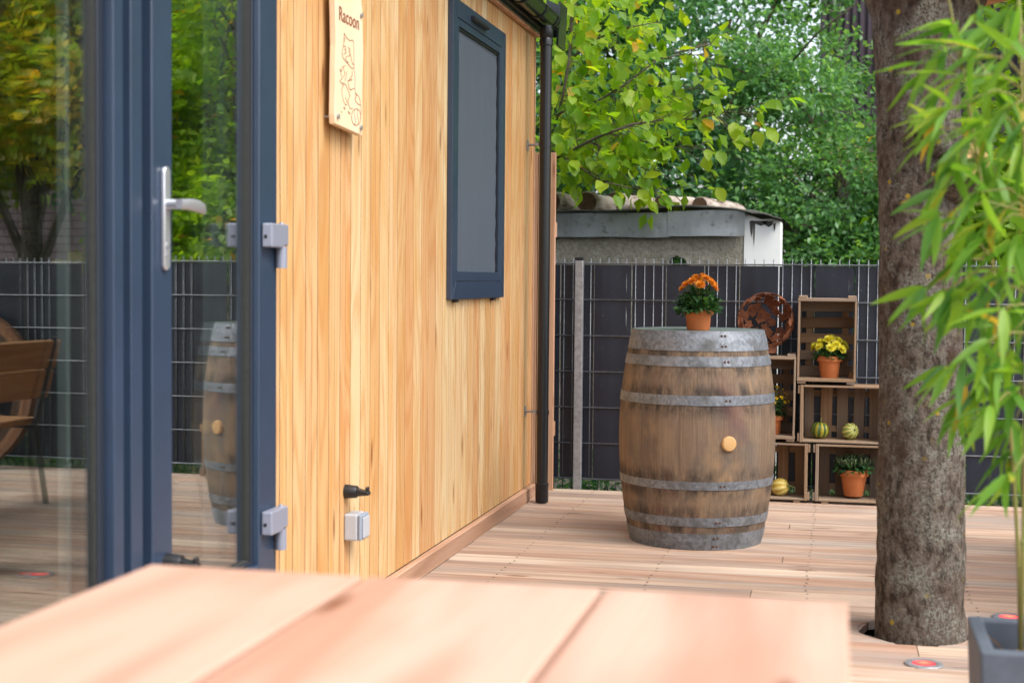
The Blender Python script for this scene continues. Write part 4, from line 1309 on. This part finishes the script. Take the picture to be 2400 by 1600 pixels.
# ---- red deck lights round the tree
for lx, ly, lb in ((1.877, 4.631, 'round red glowing deck light between the trunk and the grey planter'), (2.203, 5.357, 'round red glowing deck light on the bench side of the trunk'), (1.47, 5.12, 'round red glowing deck light on the house side of the trunk, mirrored in the glass')):
    t = thing('deck_light', (lx, ly, 0), lb, 'light', 'deck lights around the trunk')
    MB().lathe([(.0365, .0012), (.037, .005), (.056, .005), (.058, .003), (.058, .0006), (.0365, .0006)], 40, close=False).build('bezel', 'steel', t, smooth='auto')
    for s_ in (-1, 1): MB().lathe([(.001, .0062), (.0045, .0058), (.0045, .0050)], 10, (s_ * .047, 0, 0), close=False).build('screw', 'steel', t)
    MB().lathe([(.0364, .001), (.034, .0042), (.02, .0062), (.001, .007)], 32, close=False).build('lens', 'redlamp', t, smooth=True)

# ================================================================== SHED BEHIND THE FENCE
SY = 9.55
shed = thing('old_shed', (0, SY, 0), 'old roughcast shed with a dented grey metal roof edge and felt', 'shed')
def sx2(px, py, dy=0): p = on_y(px, py, SY + dy); return p[0], p[2]
xl, xr = -1.6, sx2(1742, 550)[0]
zt = 1.475
# wall with a broken hole: outer loop and inner loop filled, then given thickness
def wall_with_hole(x0, x1, z0, z1, hole, th):
    bm = bmesh.new()
    def loop(pts):
        vs = [bm.verts.new((x_, 0, z_)) for x_, z_ in pts]
        return [bm.edges.new((vs[i], vs[(i + 1) % len(vs)])) for i in range(len(vs))]
    E_ = loop([(x0, z0), (x1, z0), (x1, z1), (x0, z1)]) + loop(hole)
    bmesh.ops.triangle_fill(bm, edges=E_, use_beauty=True)
    g = bmesh.ops.extrude_face_region(bm, geom=bm.faces[:])
    bmesh.ops.translate(bm, verts=[e for e in g['geom'] if isinstance(e, bmesh.types.BMVert)], vec=(0, th, 0))
    bmesh.ops.recalc_face_normals(bm, faces=bm.faces)
    me = bpy.data.meshes.new('wall'); bm.to_mesh(me); bm.free()
    return me
hole = [sx2(*p) for p in ((1567, 622), (1569, 612), (1573, 604), (1581, 602), (1586, 598), (1596, 604), (1604, 606), (1608, 613), (1611, 622), (1600, 640), (1580, 640))]
me = wall_with_hole(xl, xr, -.3, zt, hole, .13); me.materials.append(M['roughcast'])
sw = link('wall', me, shed)
# broken plaster lip around the hole
lip = MB()
for (p, q_, r) in zip(hole[:8], hole[1:9], (1.1, .9, 1.2, .8, 1, 1.1, .9, 1)):
    c0 = Vector(((p[0] + q_[0]) / 2, 0, (p[1] + q_[1]) / 2)); o_ = Vector((sx2(1588, 624)[0], 0, sx2(1588, 624)[1]))
    d = (c0 - o_).normalized() * .014 * r
    lip.add([(p[0], -.004, p[1]), (q_[0], -.006, q_[1]), (q_[0] + d.x, -.010, q_[1] + d.z), (p[0] + d.x, -.003, p[1] + d.z),
             (p[0], .02, p[1]), (q_[0], .02, q_[1]), (q_[0] + d.x, .02, q_[1] + d.z), (p[0] + d.x, .02, p[1] + d.z)],
            [(0, 1, 2, 3), (0, 4, 5, 1), (1, 5, 6, 2), (2, 6, 7, 3), (3, 7, 4, 0)])
lip.build('broken_plaster', plain('bare_plaster', (.38, .36, .33), .9, 0, 30, .3), sw)
MB().box(xl, xl + .13, .14, 2.6, -.3, zt).box(xl + .13, xr, 2.47, 2.6, -.3, .9).build('side_wall', 'roughcast', shed)
# white painted end wall
xw0, xw1 = xr + .006, sx2(1829, 560)[0]
MB().prism([(xw0, -.3), (xw1, -.3), (xw1, 1.548), (xw1 - .05, 1.566), (xw1 - .12, 1.560), (xw0, 1.60)], 1, -.004, .35).build('white_wall', 'whitewall', shed)
for (x_, z_, w_, h_) in ((.045, 1.50, .012, .10), (.062, 1.47, .007, .15), (.10, 1.535, .05, .03), (.15, 1.53, .035, .035), (.19, 1.51, .008, .05)):
    MB().prism([(xw0 + x_ - w_, z_ + h_ * .5), (xw0 + x_ + w_, z_ + h_ * .55), (xw0 + x_ + w_ * .7, z_ - h_ * .2), (xw0 + x_ + w_ * .1, z_ - h_ * .55), (xw0 + x_ - w_ * .6, z_ - h_ * .1)], 1, -.0065, -.0035).build('flaked_patch', 'felt', shed)
# fascia: two bent sheets, irregular surface
def sheet(x0, x1, z0, z1, y0, seed, nx=30):
    m = MB(); nz = 8
    for s_ in (0, 1):
        for j in range(nz + 1):
            for i in range(nx + 1):
                x_ = x0 + (x1 - x0) * i / nx
                zb_ = z0 + .006 * noise.noise((x_ * 4, seed, 0)); zt_ = z1 + .008 * noise.noise((x_ * 3, seed, 5))
                z_ = zb_ + (zt_ - zb_) * j / nz
                y_ = y0 + .012 * noise.noise((x_ * 3.5, z_ * 9, seed)) + s_ * .003
                m.v.append((x_, y_, z_))
    q_ = (nx + 1) * (nz + 1)
    for j in range(nz):
        for i in range(nx):
            p = j * (nx + 1) + i
            m.f += [(p, p + 1, p + nx + 2, p + nx + 1), (q_ + p, q_ + p + nx + 1, q_ + p + nx + 2, q_ + p + 1)]
    m.build('fascia_sheet', 'fascia', shed, smooth=True)
xm = sx2(1567, 530)[0]
sheet(xl, xm + .012, 1.443, 1.600, -.055, 1)
sheet(xm, xr + .012, 1.452, 1.613, -.062, 2)
# felt roof, slightly humped with a ragged edge
fm = MB(); nx, ny = 60, 12
for s_ in (0, 1):
    for j in range(ny + 1):
        for i in range(nx + 1):
            x_ = xl + (xw1 + .01 - xl) * i / nx
            y_ = -.075 + 2.7 * j / ny + (.02 * noise.noise((x_ * 11, 1, 0)) if j == 0 else 0)
            hump = .032 * math.exp(-((x_ - .62) / .30) ** 2)
            z_ = 1.613 + hump + .008 * noise.noise((x_ * 6, y_ * 4, 2))
            if x_ > xr: z_ -= .05 * ((x_ - xr) / (xw1 - xr)) ** 1.2 - .012 * noise.noise((x_ * 30, y_ * 9, 7))
            if j == 0: z_ -= .008
            fm.v.append((x_, y_, z_ + (.012 if s_ == 0 else 0)))
q_ = (nx + 1) * (ny + 1)
for j in range(ny):
    for i in range(nx):
        p = j * (nx + 1) + i
        fm.f += [(p, p + 1, p + nx + 2, p + nx + 1), (q_ + p, q_ + p + nx + 1, q_ + p + nx + 2, q_ + p + 1)]
for i in range(nx): fm.f.append((i, q_ + i, q_ + i + 1, i + 1))
fm.build('roof_felt', 'felt', shed, smooth=True)
# logs on the shed roof
def log(label, px, py, r, dy, ln, yaw, y_=0.0, pitch=0.0):
    p = on_y(px, py, SY + y_)
    t = thing('log', (p[0], p[1], p[2]), label, 'log', 'logs stored on the shed roof', (pitch, 0, yaw))
    m = MB(); limb_mesh(m, [(0, 0, 0), (0, ln * .5, 0), (0, ln, 0)], [r, r * 1.02, r * .95], 26, px * .01, .014, .06)
    m.build('bark', 'log', t, smooth=True)
    MB().tube([(0, -.004, 0), (0, .002, 0)], r * .93, 24).build('cut_end', 'logend', t)
log('bark covered log with a dark cut end beside the screen', 1289, 474, .075, 0, 2.0, R(-3), .06)
log('bark covered log with a wide dark cut end above the metal roof edge', 1376, 474, .069, 0, 2.2, R(-6), .04)
log('pale log half hidden behind the log with the wide cut end', 1440, 470, .060, 0, 1.3, R(-10), .55)
log('pale log end rising above the hump of the felt', 1552, 476, .062, 0, 1.3, R(-20), .9)
log('short pale log lying farthest along the roof', 1640, 480, .058, 0, 1.0, R(-12), 1.1)

# ================================================================== BUILDING BEHIND
bld = thing('brick_building', (6.0, 17.0, 0), 'tall building with plum brick base and dark plum metal cladding', 'building')
bx0 = on_y(1918, 60, 17.0)[0] - 6.0
MB().box(bx0, 14, 0, 6, -.3, 3.02).build('brick_wall', 'brick', bld)
MB().box(bx0 - .04, 14.05, -.05, 6, 3.02, 3.10).build('ledge', 'clad', bld)
MB().box(bx0 + .02, 14, .04, 6, 3.10, 11).build('upper_wall', 'clad', bld)
cp_ = []
for i in range(6):
    a = -.25 + .5 * i / 6; cp_ += [(a, 0), (a + .02, -.03), (a + .045, -.03), (a + .065, 0)]
cp_ += [(.25, 0), (.25, .02), (-.25, .02)]
cmesh = MB().prism(cp_, 2, 3.11, 10.9).mesh('cladding_panel', 'clad')
x = bx0 + .27
while x < 14: link('cladding_panel', cmesh, bld, (x, .015, 0)); x += .502

# ================================================================== TREES BEHIND
def back_tree(label, loc, cents, rads, nl, length, mat, th=.12, seed=1, flat=.8, clump=42):
    t = thing('broadleaf_tree', loc, label, 'tree', 'trees behind the shed')
    rr = random.Random(seed)
    m = MB()
    top = max(c[2] for c in cents)
    m.tube([(0, 0, -.35), (rr.uniform(-.1, .1), 0, top * .3), (rr.uniform(-.2, .2), rr.uniform(-.2, .2), top * .7)], [th, th * .8, th * .45], 12)
    m.build('trunk', 'bark', t, smooth=True)
    m = MB()
    for c in cents:
        c = Vector(c)
        st = Vector((0, 0, top * rr.uniform(.2, .5)))
        mid = st.lerp(c, .5) + Vector((rr.uniform(-.2, .2), rr.uniform(-.2, .2), .2))
        m.tube([st, mid, c], [th * .4, th * .28, th * .12], 8)
        for _ in range(4):
            e = c + Vector((rr.gauss(0, .5), rr.gauss(0, .5), rr.gauss(0, .4)))
            b2 = mid.lerp(c, rr.uniform(.3, 1))
            m.tube([b2, b2.lerp(e, .5) + Vector((0, 0, .06)), e], [th * .12, th * .08, .006], 5)
    m.build('branches', 'twig', t, smooth=True)
    crown(t, 'crown', cents, rads, nl, length, mat, None, flat, clump, seed)
    return t
back_tree('dense dark green tree rising behind the logs on the shed', (-.9, 13.2, 0), [(-.7, 0, 2.6), (.4, -.2, 2.2), (.9, .3, 3.0), (-.3, .4, 4.0), (.6, .6, 4.3), (1.5, 0, 1.6), (-1.2, .2, 1.6), (.2, 0, 1.2), (.1, .3, 3.2)],
          [1.2, 1.0, .8, 1.1, .9, .75, 1.1, 1.0, .95], 46000, .08, 'leaf_dark', .14, 2)
back_tree('lush mid green tree behind the white shed wall', (1.75, 12.6, 0), [(-.25, 0, 1.9), (.15, .2, 2.15), (-.5, .4, 2.7), (.5, 0, 1.5), (-.6, -.1, 1.35), (.1, -.2, 1.2), (.7, .3, 1.85), (-.8, .5, 3.1), (.9, .2, 1.0)],
          [.62, .55, .48, .6, .6, .6, .5, .4, .6], 26000, .06, 'leaf_far', .10, 4)
back_tree('loose airy green tree with sky showing through its crown', (.35, 15.5, 0), [(.1, 0, 3.9), (.8, .3, 4.6), (-.6, .2, 4.8), (.2, .1, 2.9), (.9, .0, 3.3), (-.4, 0, 2.4), (.8, 0, 2.0)],
          [.8, .8, .9, .7, .6, .8, .8], 13000, .085, 'leaf_far', .12, 6)
back_tree('bushy green tree behind the bamboo and the trunk', (3.3, 12.2, 0), [(0, 0, 1.6), (.6, .2, 2.6), (-.5, .3, 1.5), (.3, 0, 3.4), (1.2, .3, 1.6), (-.4, .2, 2.2)],
          [.9, .8, .6, .8, .9, .6], 14000, .10, 'leaf_near', .10, 8)
back_tree('yellow autumn tree beyond the bench and the fence', (6.2, 12.4, 0), [(0, 0, 3.0), (-1.1, -.4, 2.7), (.9, .2, 2.7), (-.3, .4, 4.3), (.7, .3, 4.4), (-1.0, .2, 3.8)],
          [1.0, .8, .9, .9, .8, .8], 13000, .12, 'leaf_autumn', .13, 10)
back_tree('dark green tree standing behind the yellow autumn tree', (5.2, 15.2, 0), [(0, 0, 3.4), (-1.2, .2, 4.4), (1.2, .2, 4.2), (3.2, .4, 4.6), (2.4, .3, 3.2), (.4, .4, 5.4), (4.4, .2, 3.4)],
          [1.3, 1.2, 1.3, 1.4, 1.2, 1.3, 1.2], 14000, .13, 'leaf_dark', .15, 12)

# ---- near branches with large bright leaves, hanging in over the shed
nt = thing('leafy_tree', (-1.35, 10.2, 0), 'bright yellow-green large leaved tree with branches hanging over the shed', 'tree')
off = np.array([-1.35, 10.2, 0])
MB().tube([(0, 0, -.35), (.05, .1, 1.2), (.2, 0, 2.6), (.3, -.1, 4.2)], [.13, .11, .08, .04], 14).build('trunk', 'twig', nt, smooth=True)
def at(px, py, y): return on_y(px, py, y) - off
bl_ = [([(1352, -40), (1340, 50), (1335, 140), (1318, 230), (1300, 300), (1262, 350)], 9.6, .017),
       ([(1240, 400), (1320, 362), (1400, 322), (1480, 292), (1560, 280), (1640, 278), (1700, 262), (1775, 268)], 9.35, .012),
       ([(1240, 300), (1320, 262), (1400, 238), (1470, 195), (1540, 140), (1600, 128), (1668, 130)], 9.6, .011),
       ([(1240, 330), (1330, 372), (1400, 420), (1470, 440), (1530, 446), (1596, 440)], 9.3, .008),
       ([(1336, 140), (1400, 90), (1470, 66), (1550, 50)], 9.8, .010),
       ([(1335, 100), (1300, 60), (1285, 20)], 9.9, .008),
       ([(1420, 312), (1500, 330), (1580, 345), (1660, 350)], 9.4, .007),
       ([(1450, 215), (1520, 235), (1580, 215), (1640, 205)], 9.7, .007),
       ([(1380, 330), (1460, 370), (1520, 400), (1570, 400)], 9.45, .006)]
bm_ = MB(); lp, ldir = [], []
rr_ = random.Random(77)
for pts, yy, r_ in bl_:
    P3 = [at(x_, y_, yy + .15 * math.sin(i * 1.7)) for i, (x_, y_) in enumerate(pts)]
    n = len(P3)
    bm_.tube(P3, [r_ * (1 - .8 * i / (n - 1)) for i in range(n)], 8)
    # leaves and short twigs along the branch
    for i in range(n - 1):
        seg = Vector(P3[i + 1]) - Vector(P3[i])
        cnt = max(1, int(seg.length / .024))
        for q_ in range(cnt):
            b2 = Vector(P3[i]).lerp(Vector(P3[i + 1]), (q_ + rr_.random()) / cnt)
            if r_ > .015 and rr_.random() < .25: continue
            tw = Vector((rr_.uniform(-.4, 1), rr_.uniform(-1, 1), rr_.uniform(-.8, .6))).normalized() * rr_.uniform(.03, .26)
            e = b2 + tw
            if tw.length > .10: bm_.tube([b2, b2.lerp(e, .5) + Vector((0, 0, .01)), e], [.003, .0025, .0015], 5)
            for _ in range(2 if tw.length > .10 else 1):
                lp.append(e + Vector((rr_.gauss(0, .02), rr_.gauss(0, .02), rr_.gauss(0, .02)))); ldir.append((tw.normalized() * .7 + Vector((rr_.uniform(-.3, .6), rr_.uniform(-.6, .3), rr_.uniform(-1.1, .1)))).normalized())
# fill of leaves at the house side
for _ in range(760):
    x_ = 1275 + 270 * rr_.random() ** 1.25; y_ = rr_.uniform(-30, 425 - (x_ - 1275) * .12)
    p = at(x_, y_, rr_.uniform(9.3, 10.6))
    lp.append(Vector(p)); ldir.append(Vector((rr_.uniform(-.6, .9), rr_.uniform(-.7, .5), rr_.uniform(-1.1, .3))).normalized())
for _ in range(240):     # above and left of the picture
    p = at(rr_.uniform(900, 1620), rr_.uniform(-420, -20), rr_.uniform(9.6, 11.2))
    lp.append(Vector(p)); ldir.append(Vector((rr_.uniform(-.6, .9), rr_.uniform(-.7, .5), rr_.uniform(-1.1, .3))).normalized())
bm_.build('branches', 'twig', nt, smooth=True)
def leaf_mesh(seed, ln=1.0, wd=.70, cup=.10):
    rr = random.Random(seed)
    prof = [(0, .02), (.10, .36), (.28, .86), (.46, 1.0), (.66, .80), (.84, .42), (1.0, 0)]
    m = MB()
    for i, (t, w) in enumerate(prof):
        bend = -.22 * t * t * rr.uniform(.6, 1.3)
        for s_ in (-1, 0, 1):
            jit = 1 + rr.uniform(-.06, .06)
            m.v.append((s_ * w * wd / 2 * jit, t, bend + (cup * w if s_ else 0)))
    for i in range(len(prof) - 1):
        for s_ in (0, 1):
            a = i * 3 + s_; m.f.append((a, a + 1, a + 4, a + 3))
    return m
LM = []
for s_ in range(5):
    LM.append(leaf_mesh(s_, wd=.62 + .05 * s_).mesh('leaf', 'leaf_near_o', True, fix=False))
def orient(d, up_=None, roll=0.0):
    d = Vector(d).normalized()
    n = Vector(up_ or (0, 0, 1)); s_ = d.cross(n)
    if s_.length < 1e-3: s_ = d.orthogonal()
    s_.normalize(); n = s_.cross(d)
    mm = Matrix((s_, d, n)).transposed()
    return (Matrix.Rotation(roll, 3, d) @ mm).to_euler()
def visible(p):
    q_ = np.array(p) + off - CAM; w = q_ @ fw
    x_ = 1200 + FPX * (q_ @ rt) / w; y_ = 800 - FPX * (q_ @ up) / w
    return 1270 < x_ < 2000 and -20 < y_ < 470
order = sorted(range(len(lp)), key=lambda i: (not visible(lp[i]), lp[i][1]))
for i in order[:300]:
    ln = rr_.uniform(.075, .125)
    link('leaf', LM[i % 5], nt, lp[i], orient(ldir[i], (rr_.uniform(-.6, .6), rr_.uniform(-1.0, .2), 1), rr_.uniform(-.6, .6)), scale=(ln, ln, ln))
rest = order[300:]
leaves('crown', [tuple(lp[i]) for i in rest], [tuple(ldir[i]) for i in rest], rng.normal(size=(len(rest), 3)) * .5 + np.array([0, -.4, .9]),
       rng.uniform(.08, .125, len(rest)), rng.uniform(.055, .085, len(rest)), 'leaf_near', nt, fold=.12, kind='stuff', bend=.12)

# ground cover behind the fence
n = 9000
pos = np.stack([rng.uniform(-1, 6, n), rng.uniform(8.14, 8.7, n), rng.uniform(-.3, .16, n)], 1)
tag(leaves('ground_cover', pos, rng.normal(size=(n, 3)), rng.normal(size=(n, 3)) + np.array([0, -.3, .8]), rng.uniform(.03, .06, n), rng.uniform(.02, .04, n), 'leaf_dark', None), 'low dark ivy growing along the foot of the fence', 'ivy', None, 'stuff')

# ================================================================== BAMBOO IN PLANTER
PB = thing('potted_bamboo', (2.045, 3.135, 0), 'leafy bamboo with yellowing leaves in a square grey planter', 'bamboo')
o3 = np.array([2.045, 3.135, 0])
ph_, ps, pt = .45, .158, .030
m = MB()
def sq(a): return [(-a, -a), (a, -a), (a, a), (-a, a)]
rows = [(ps * .86, 0), (ps, ph_), (ps - pt, ph_), (ps - pt - .004, ph_ - .10)]
for a, z in rows: m.v += [(x_, y_, z) for x_, y_ in sq(a)]
for j in range(3):
    for i in range(4): m.f.append((j * 4 + i, j * 4 + (i + 1) % 4, j * 4 + 4 + (i + 1) % 4, j * 4 + 4 + i))
m.f.append((3, 2, 1, 0)); m.f.append((12, 13, 14, 15))
m.build('planter', 'planter', PB, bevel=.006, seg=2)
sm = MB(); nn = 14
for j in range(nn + 1):
    for i in range(nn + 1):
        x_ = (i / nn - .5) * 2 * (ps - pt - .006); y_ = (j / nn - .5) * 2 * (ps - pt - .006)
        sm.v.append((x_, y_, ph_ - .075 + .016 * noise.noise((x_ * 40, y_ * 40, 0)) + .008 * noise.noise((x_ * 120, y_ * 120, 4))))
for j in range(nn):
    for i in range(nn):
        p = j * (nn + 1) + i; sm.f.append((p, p + 1, p + nn + 2, p + nn + 1))
sm.build('soil', 'soil', PB, smooth=True)
rr_ = random.Random(99)
sp2 = np.array([[rr_.uniform(-.11, .11), rr_.uniform(-.11, .11), ph_ - .06] for _ in range(60)])
leaves('leaf_litter', sp2, unit(60) * np.array([1, 1, .25]), unit(60) * .4 + np.array([0, 0, 1]), .07, .011, 'dry', PB, kind='stuff')
canes = []
for i in range(11):
    a = 2 * PI * i / 11 + rr_.uniform(-.3, .3); r_ = rr_.uniform(.02, .09)
    b2 = Vector((r_ * math.cos(a), r_ * math.sin(a), ph_ - .08))
    hgt = rr_.uniform(1.6, 2.3); lean = rr_.uniform(.08, .30)
    dx = math.cos(a) * lean + (-.02 if i % 2 else .10); dy = math.sin(a) * lean
    pts = []
    for q_ in range(9):
        t = q_ / 8
        pts.append(b2 + Vector((dx * t ** 1.6, dy * t ** 1.6, hgt * t * (1 - .06 * t * t))))
    canes.append(pts)
    m = MB().tube(pts, [.0046 * (1 - .65 * q_ / 8) for q_ in range(9)], 8)
    for q_ in range(1, 8):
        p = pts[q_]; m.tube([p - Vector((0, 0, .003)), p + Vector((0, 0, .003))], .0058 * (1 - .65 * q_ / 8), 8)
    m.build('cane', 'cane', PB, smooth=True)
clus = [(2205, 112), (2238, 55), (2290, 120), (2255, 180), (2185, 245), (2206, 300), (2262, 330), (2232, 388), (2292, 450), (2212, 445), (2200, 505), (2262, 520), (2330, 200), (2352, 350), (2362, 480), (2305, 560),
        (2170, 672), (2210, 684), (2255, 690), (2302, 700), (2352, 640), (2320, 60), (2370, 110), (2380, 250), (2340, 420), (2385, 560), (2330, 640), (2385, 700), (2320, 760), (2370, 780),
        (2222, 862), (2256, 842), (2305, 880), (2352, 842), (2382, 905), (2252, 930), (2325, 955), (2372, 1000), (2384, 1060), (2374, 1110), (2280, 250), (2310, 300), (2300, 380), (2375, 30), (2390, 400), (2350, 720), (2360, 920), (2180, 160),
        (2300, 20), (2340, 140), (2390, 180), (2400, 320), (2395, 640), (2400, 860), (2290, 640), (2265, 600), (2235, 250), (2345, 280), (2325, 510), (2370, 590)]
BL = []
for s_ in range(4):
    m = MB(); rr = random.Random(s_)
    prof = [(0, .10), (.06, .55), (.2, .95), (.4, 1.0), (.65, .72), (.85, .34), (1, 0)]
    for i, (t, w) in enumerate(prof):
        bend = -(.10 + .10 * s_) * t * t
        for q_ in (-1, 0, 1): m.v.append((q_ * w * .09, t, bend + (.018 * w if q_ else 0)))
    for i in range(len(prof) - 1):
        for q_ in (0, 1): a = i * 3 + q_; m.f.append((a, a + 1, a + 4, a + 3))
    BL.append(m.mesh('leaf', 'leaf_bam_o', True, fix=False))
tw = MB(); LP, LD = [], []
for (px_, py_) in clus:
    c = Vector(on_y(px_, py_, rr_.uniform(2.92, 3.34)) - o3)
    # nearest cane point below/right of it
    best = min((p for pts in canes for p in pts[2:]), key=lambda p: (p - c).length + (2.0 if p.z > c.z + .10 else 0))
    mid = best.lerp(c, .55) + Vector((0, 0, .03))
    tw.tube([best, mid, c], [.0026, .002, .0012], 5)
    base = (c - mid).normalized()
    for q_ in range(rr_.randint(5, 9)):
        st = c if q_ < 5 else mid.lerp(c, rr_.uniform(.2, .95))
        d = (base * rr_.uniform(.3, 1.0) + Vector((rr_.gauss(-.25, .55), rr_.gauss(0, .5), rr_.gauss(-.30, .42)))).normalized()
        LP.append(st + Vector((rr_.gauss(0, .006), rr_.gauss(0, .006), rr_.gauss(0, .006)))); LD.append(d)
for _ in range(260):      # the rest of the plant, mostly right of the picture
    pts = rr_.choice(canes); p = pts[rr_.randint(3, 8)]
    c = p + Vector((rr_.gauss(.14, .14), rr_.gauss(0, .16), rr_.gauss(-.05, .1)))
    if (c.x + o3[0]) < 1.99 and rr_.random() < .9: continue
    LP.append(c); LD.append(Vector((rr_.gauss(.1, .6), rr_.gauss(0, .6), rr_.gauss(-.3, .4))).normalized())
tw.build('twigs', 'cane', PB, smooth=True)['kind'] = 'stuff'
for i in range(min(300, len(LP))):
    ln = rr_.uniform(.085, .135)
    link('leaf', BL[i % 4], PB, LP[i], orient(LD[i], (rr_.uniform(-.7, .7), rr_.uniform(-.7, .7), 1), rr_.uniform(-.8, .8)), scale=(ln, ln, ln))
rs = range(300, len(LP))
leaves('foliage', [tuple(LP[i]) for i in rs], [tuple(LD[i]) for i in rs], rng.normal(size=(len(rs), 3)) * .5 + np.array([0, 0, 1]), rng.uniform(.085, .135, len(rs)), .0145, 'leaf_bam', PB, kind='stuff', bend=.1)

# ================================================================== BENCH AND WHEEL (seen in the glass)
bn = thing('wooden_bench', (2.72, 5.95, 0), 'wooden bench with black metal legs and a two board backrest', 'bench', None, (0, 0, PI))
for i in range(3):
    MB().box(-.058, .058, -.86, .86, -.016, .016).build('seat_board', 'bench', bn, (-.13 + .121 * i, 0, .425), bevel=.004)
for i in range(2):
    MB().box(-.016, .016, -.86, .86, -.074, .074).build('back_board', 'bench', bn, (.225 + .045 * i, 0, .62 + .152 * i), (0, R(16), 0), bevel=.004)
for yy in (-.80, .80):
    MB().tube([(-.16, yy, 0), (-.17, yy, .40)], .016, 8).build('leg', 'black', bn)
    MB().tube([(.24, yy, 0), (.18, yy, .40), (.30, yy, .86)], .016, 8).build('leg', 'black', bn)
    MB().box(-.18, .19, yy - .015, yy + .015, .388, .408).build('seat_support', 'black', bn)
wh = thing('wagon_wheel', (3.80, 7.93, .47), 'dark wooden wagon wheel leaning against the fence', 'wheel', None, (R(-7), 0, 0))
rim = MB()
for i in range(0, 1):
    pr = [(.43, -.028), (.50, -.028), (.50, .028), (.43, .028), (.43, -.028)]
    vs = MB().lathe(pr, 56, close=False)
    rim.add([(v_[0], v_[2], v_[1]) for v_ in vs.v], vs.f)
rim.build('rim', 'wheel', wh, smooth='auto')
for i in range(12):
    a = 2 * PI * i / 12
    MB().tube([(.07 * math.cos(a), 0, .07 * math.sin(a)), (.44 * math.cos(a), 0, .44 * math.sin(a))], [.022, .016], 8).build('spoke', 'wheel', wh, smooth=True)
hub = MB().tube([(0, -.08, 0), (0, -.05, 0), (0, .05, 0), (0, .08, 0)], [.055, .085, .085, .055], 20); hub.build('hub', 'wheel', wh, smooth='auto')
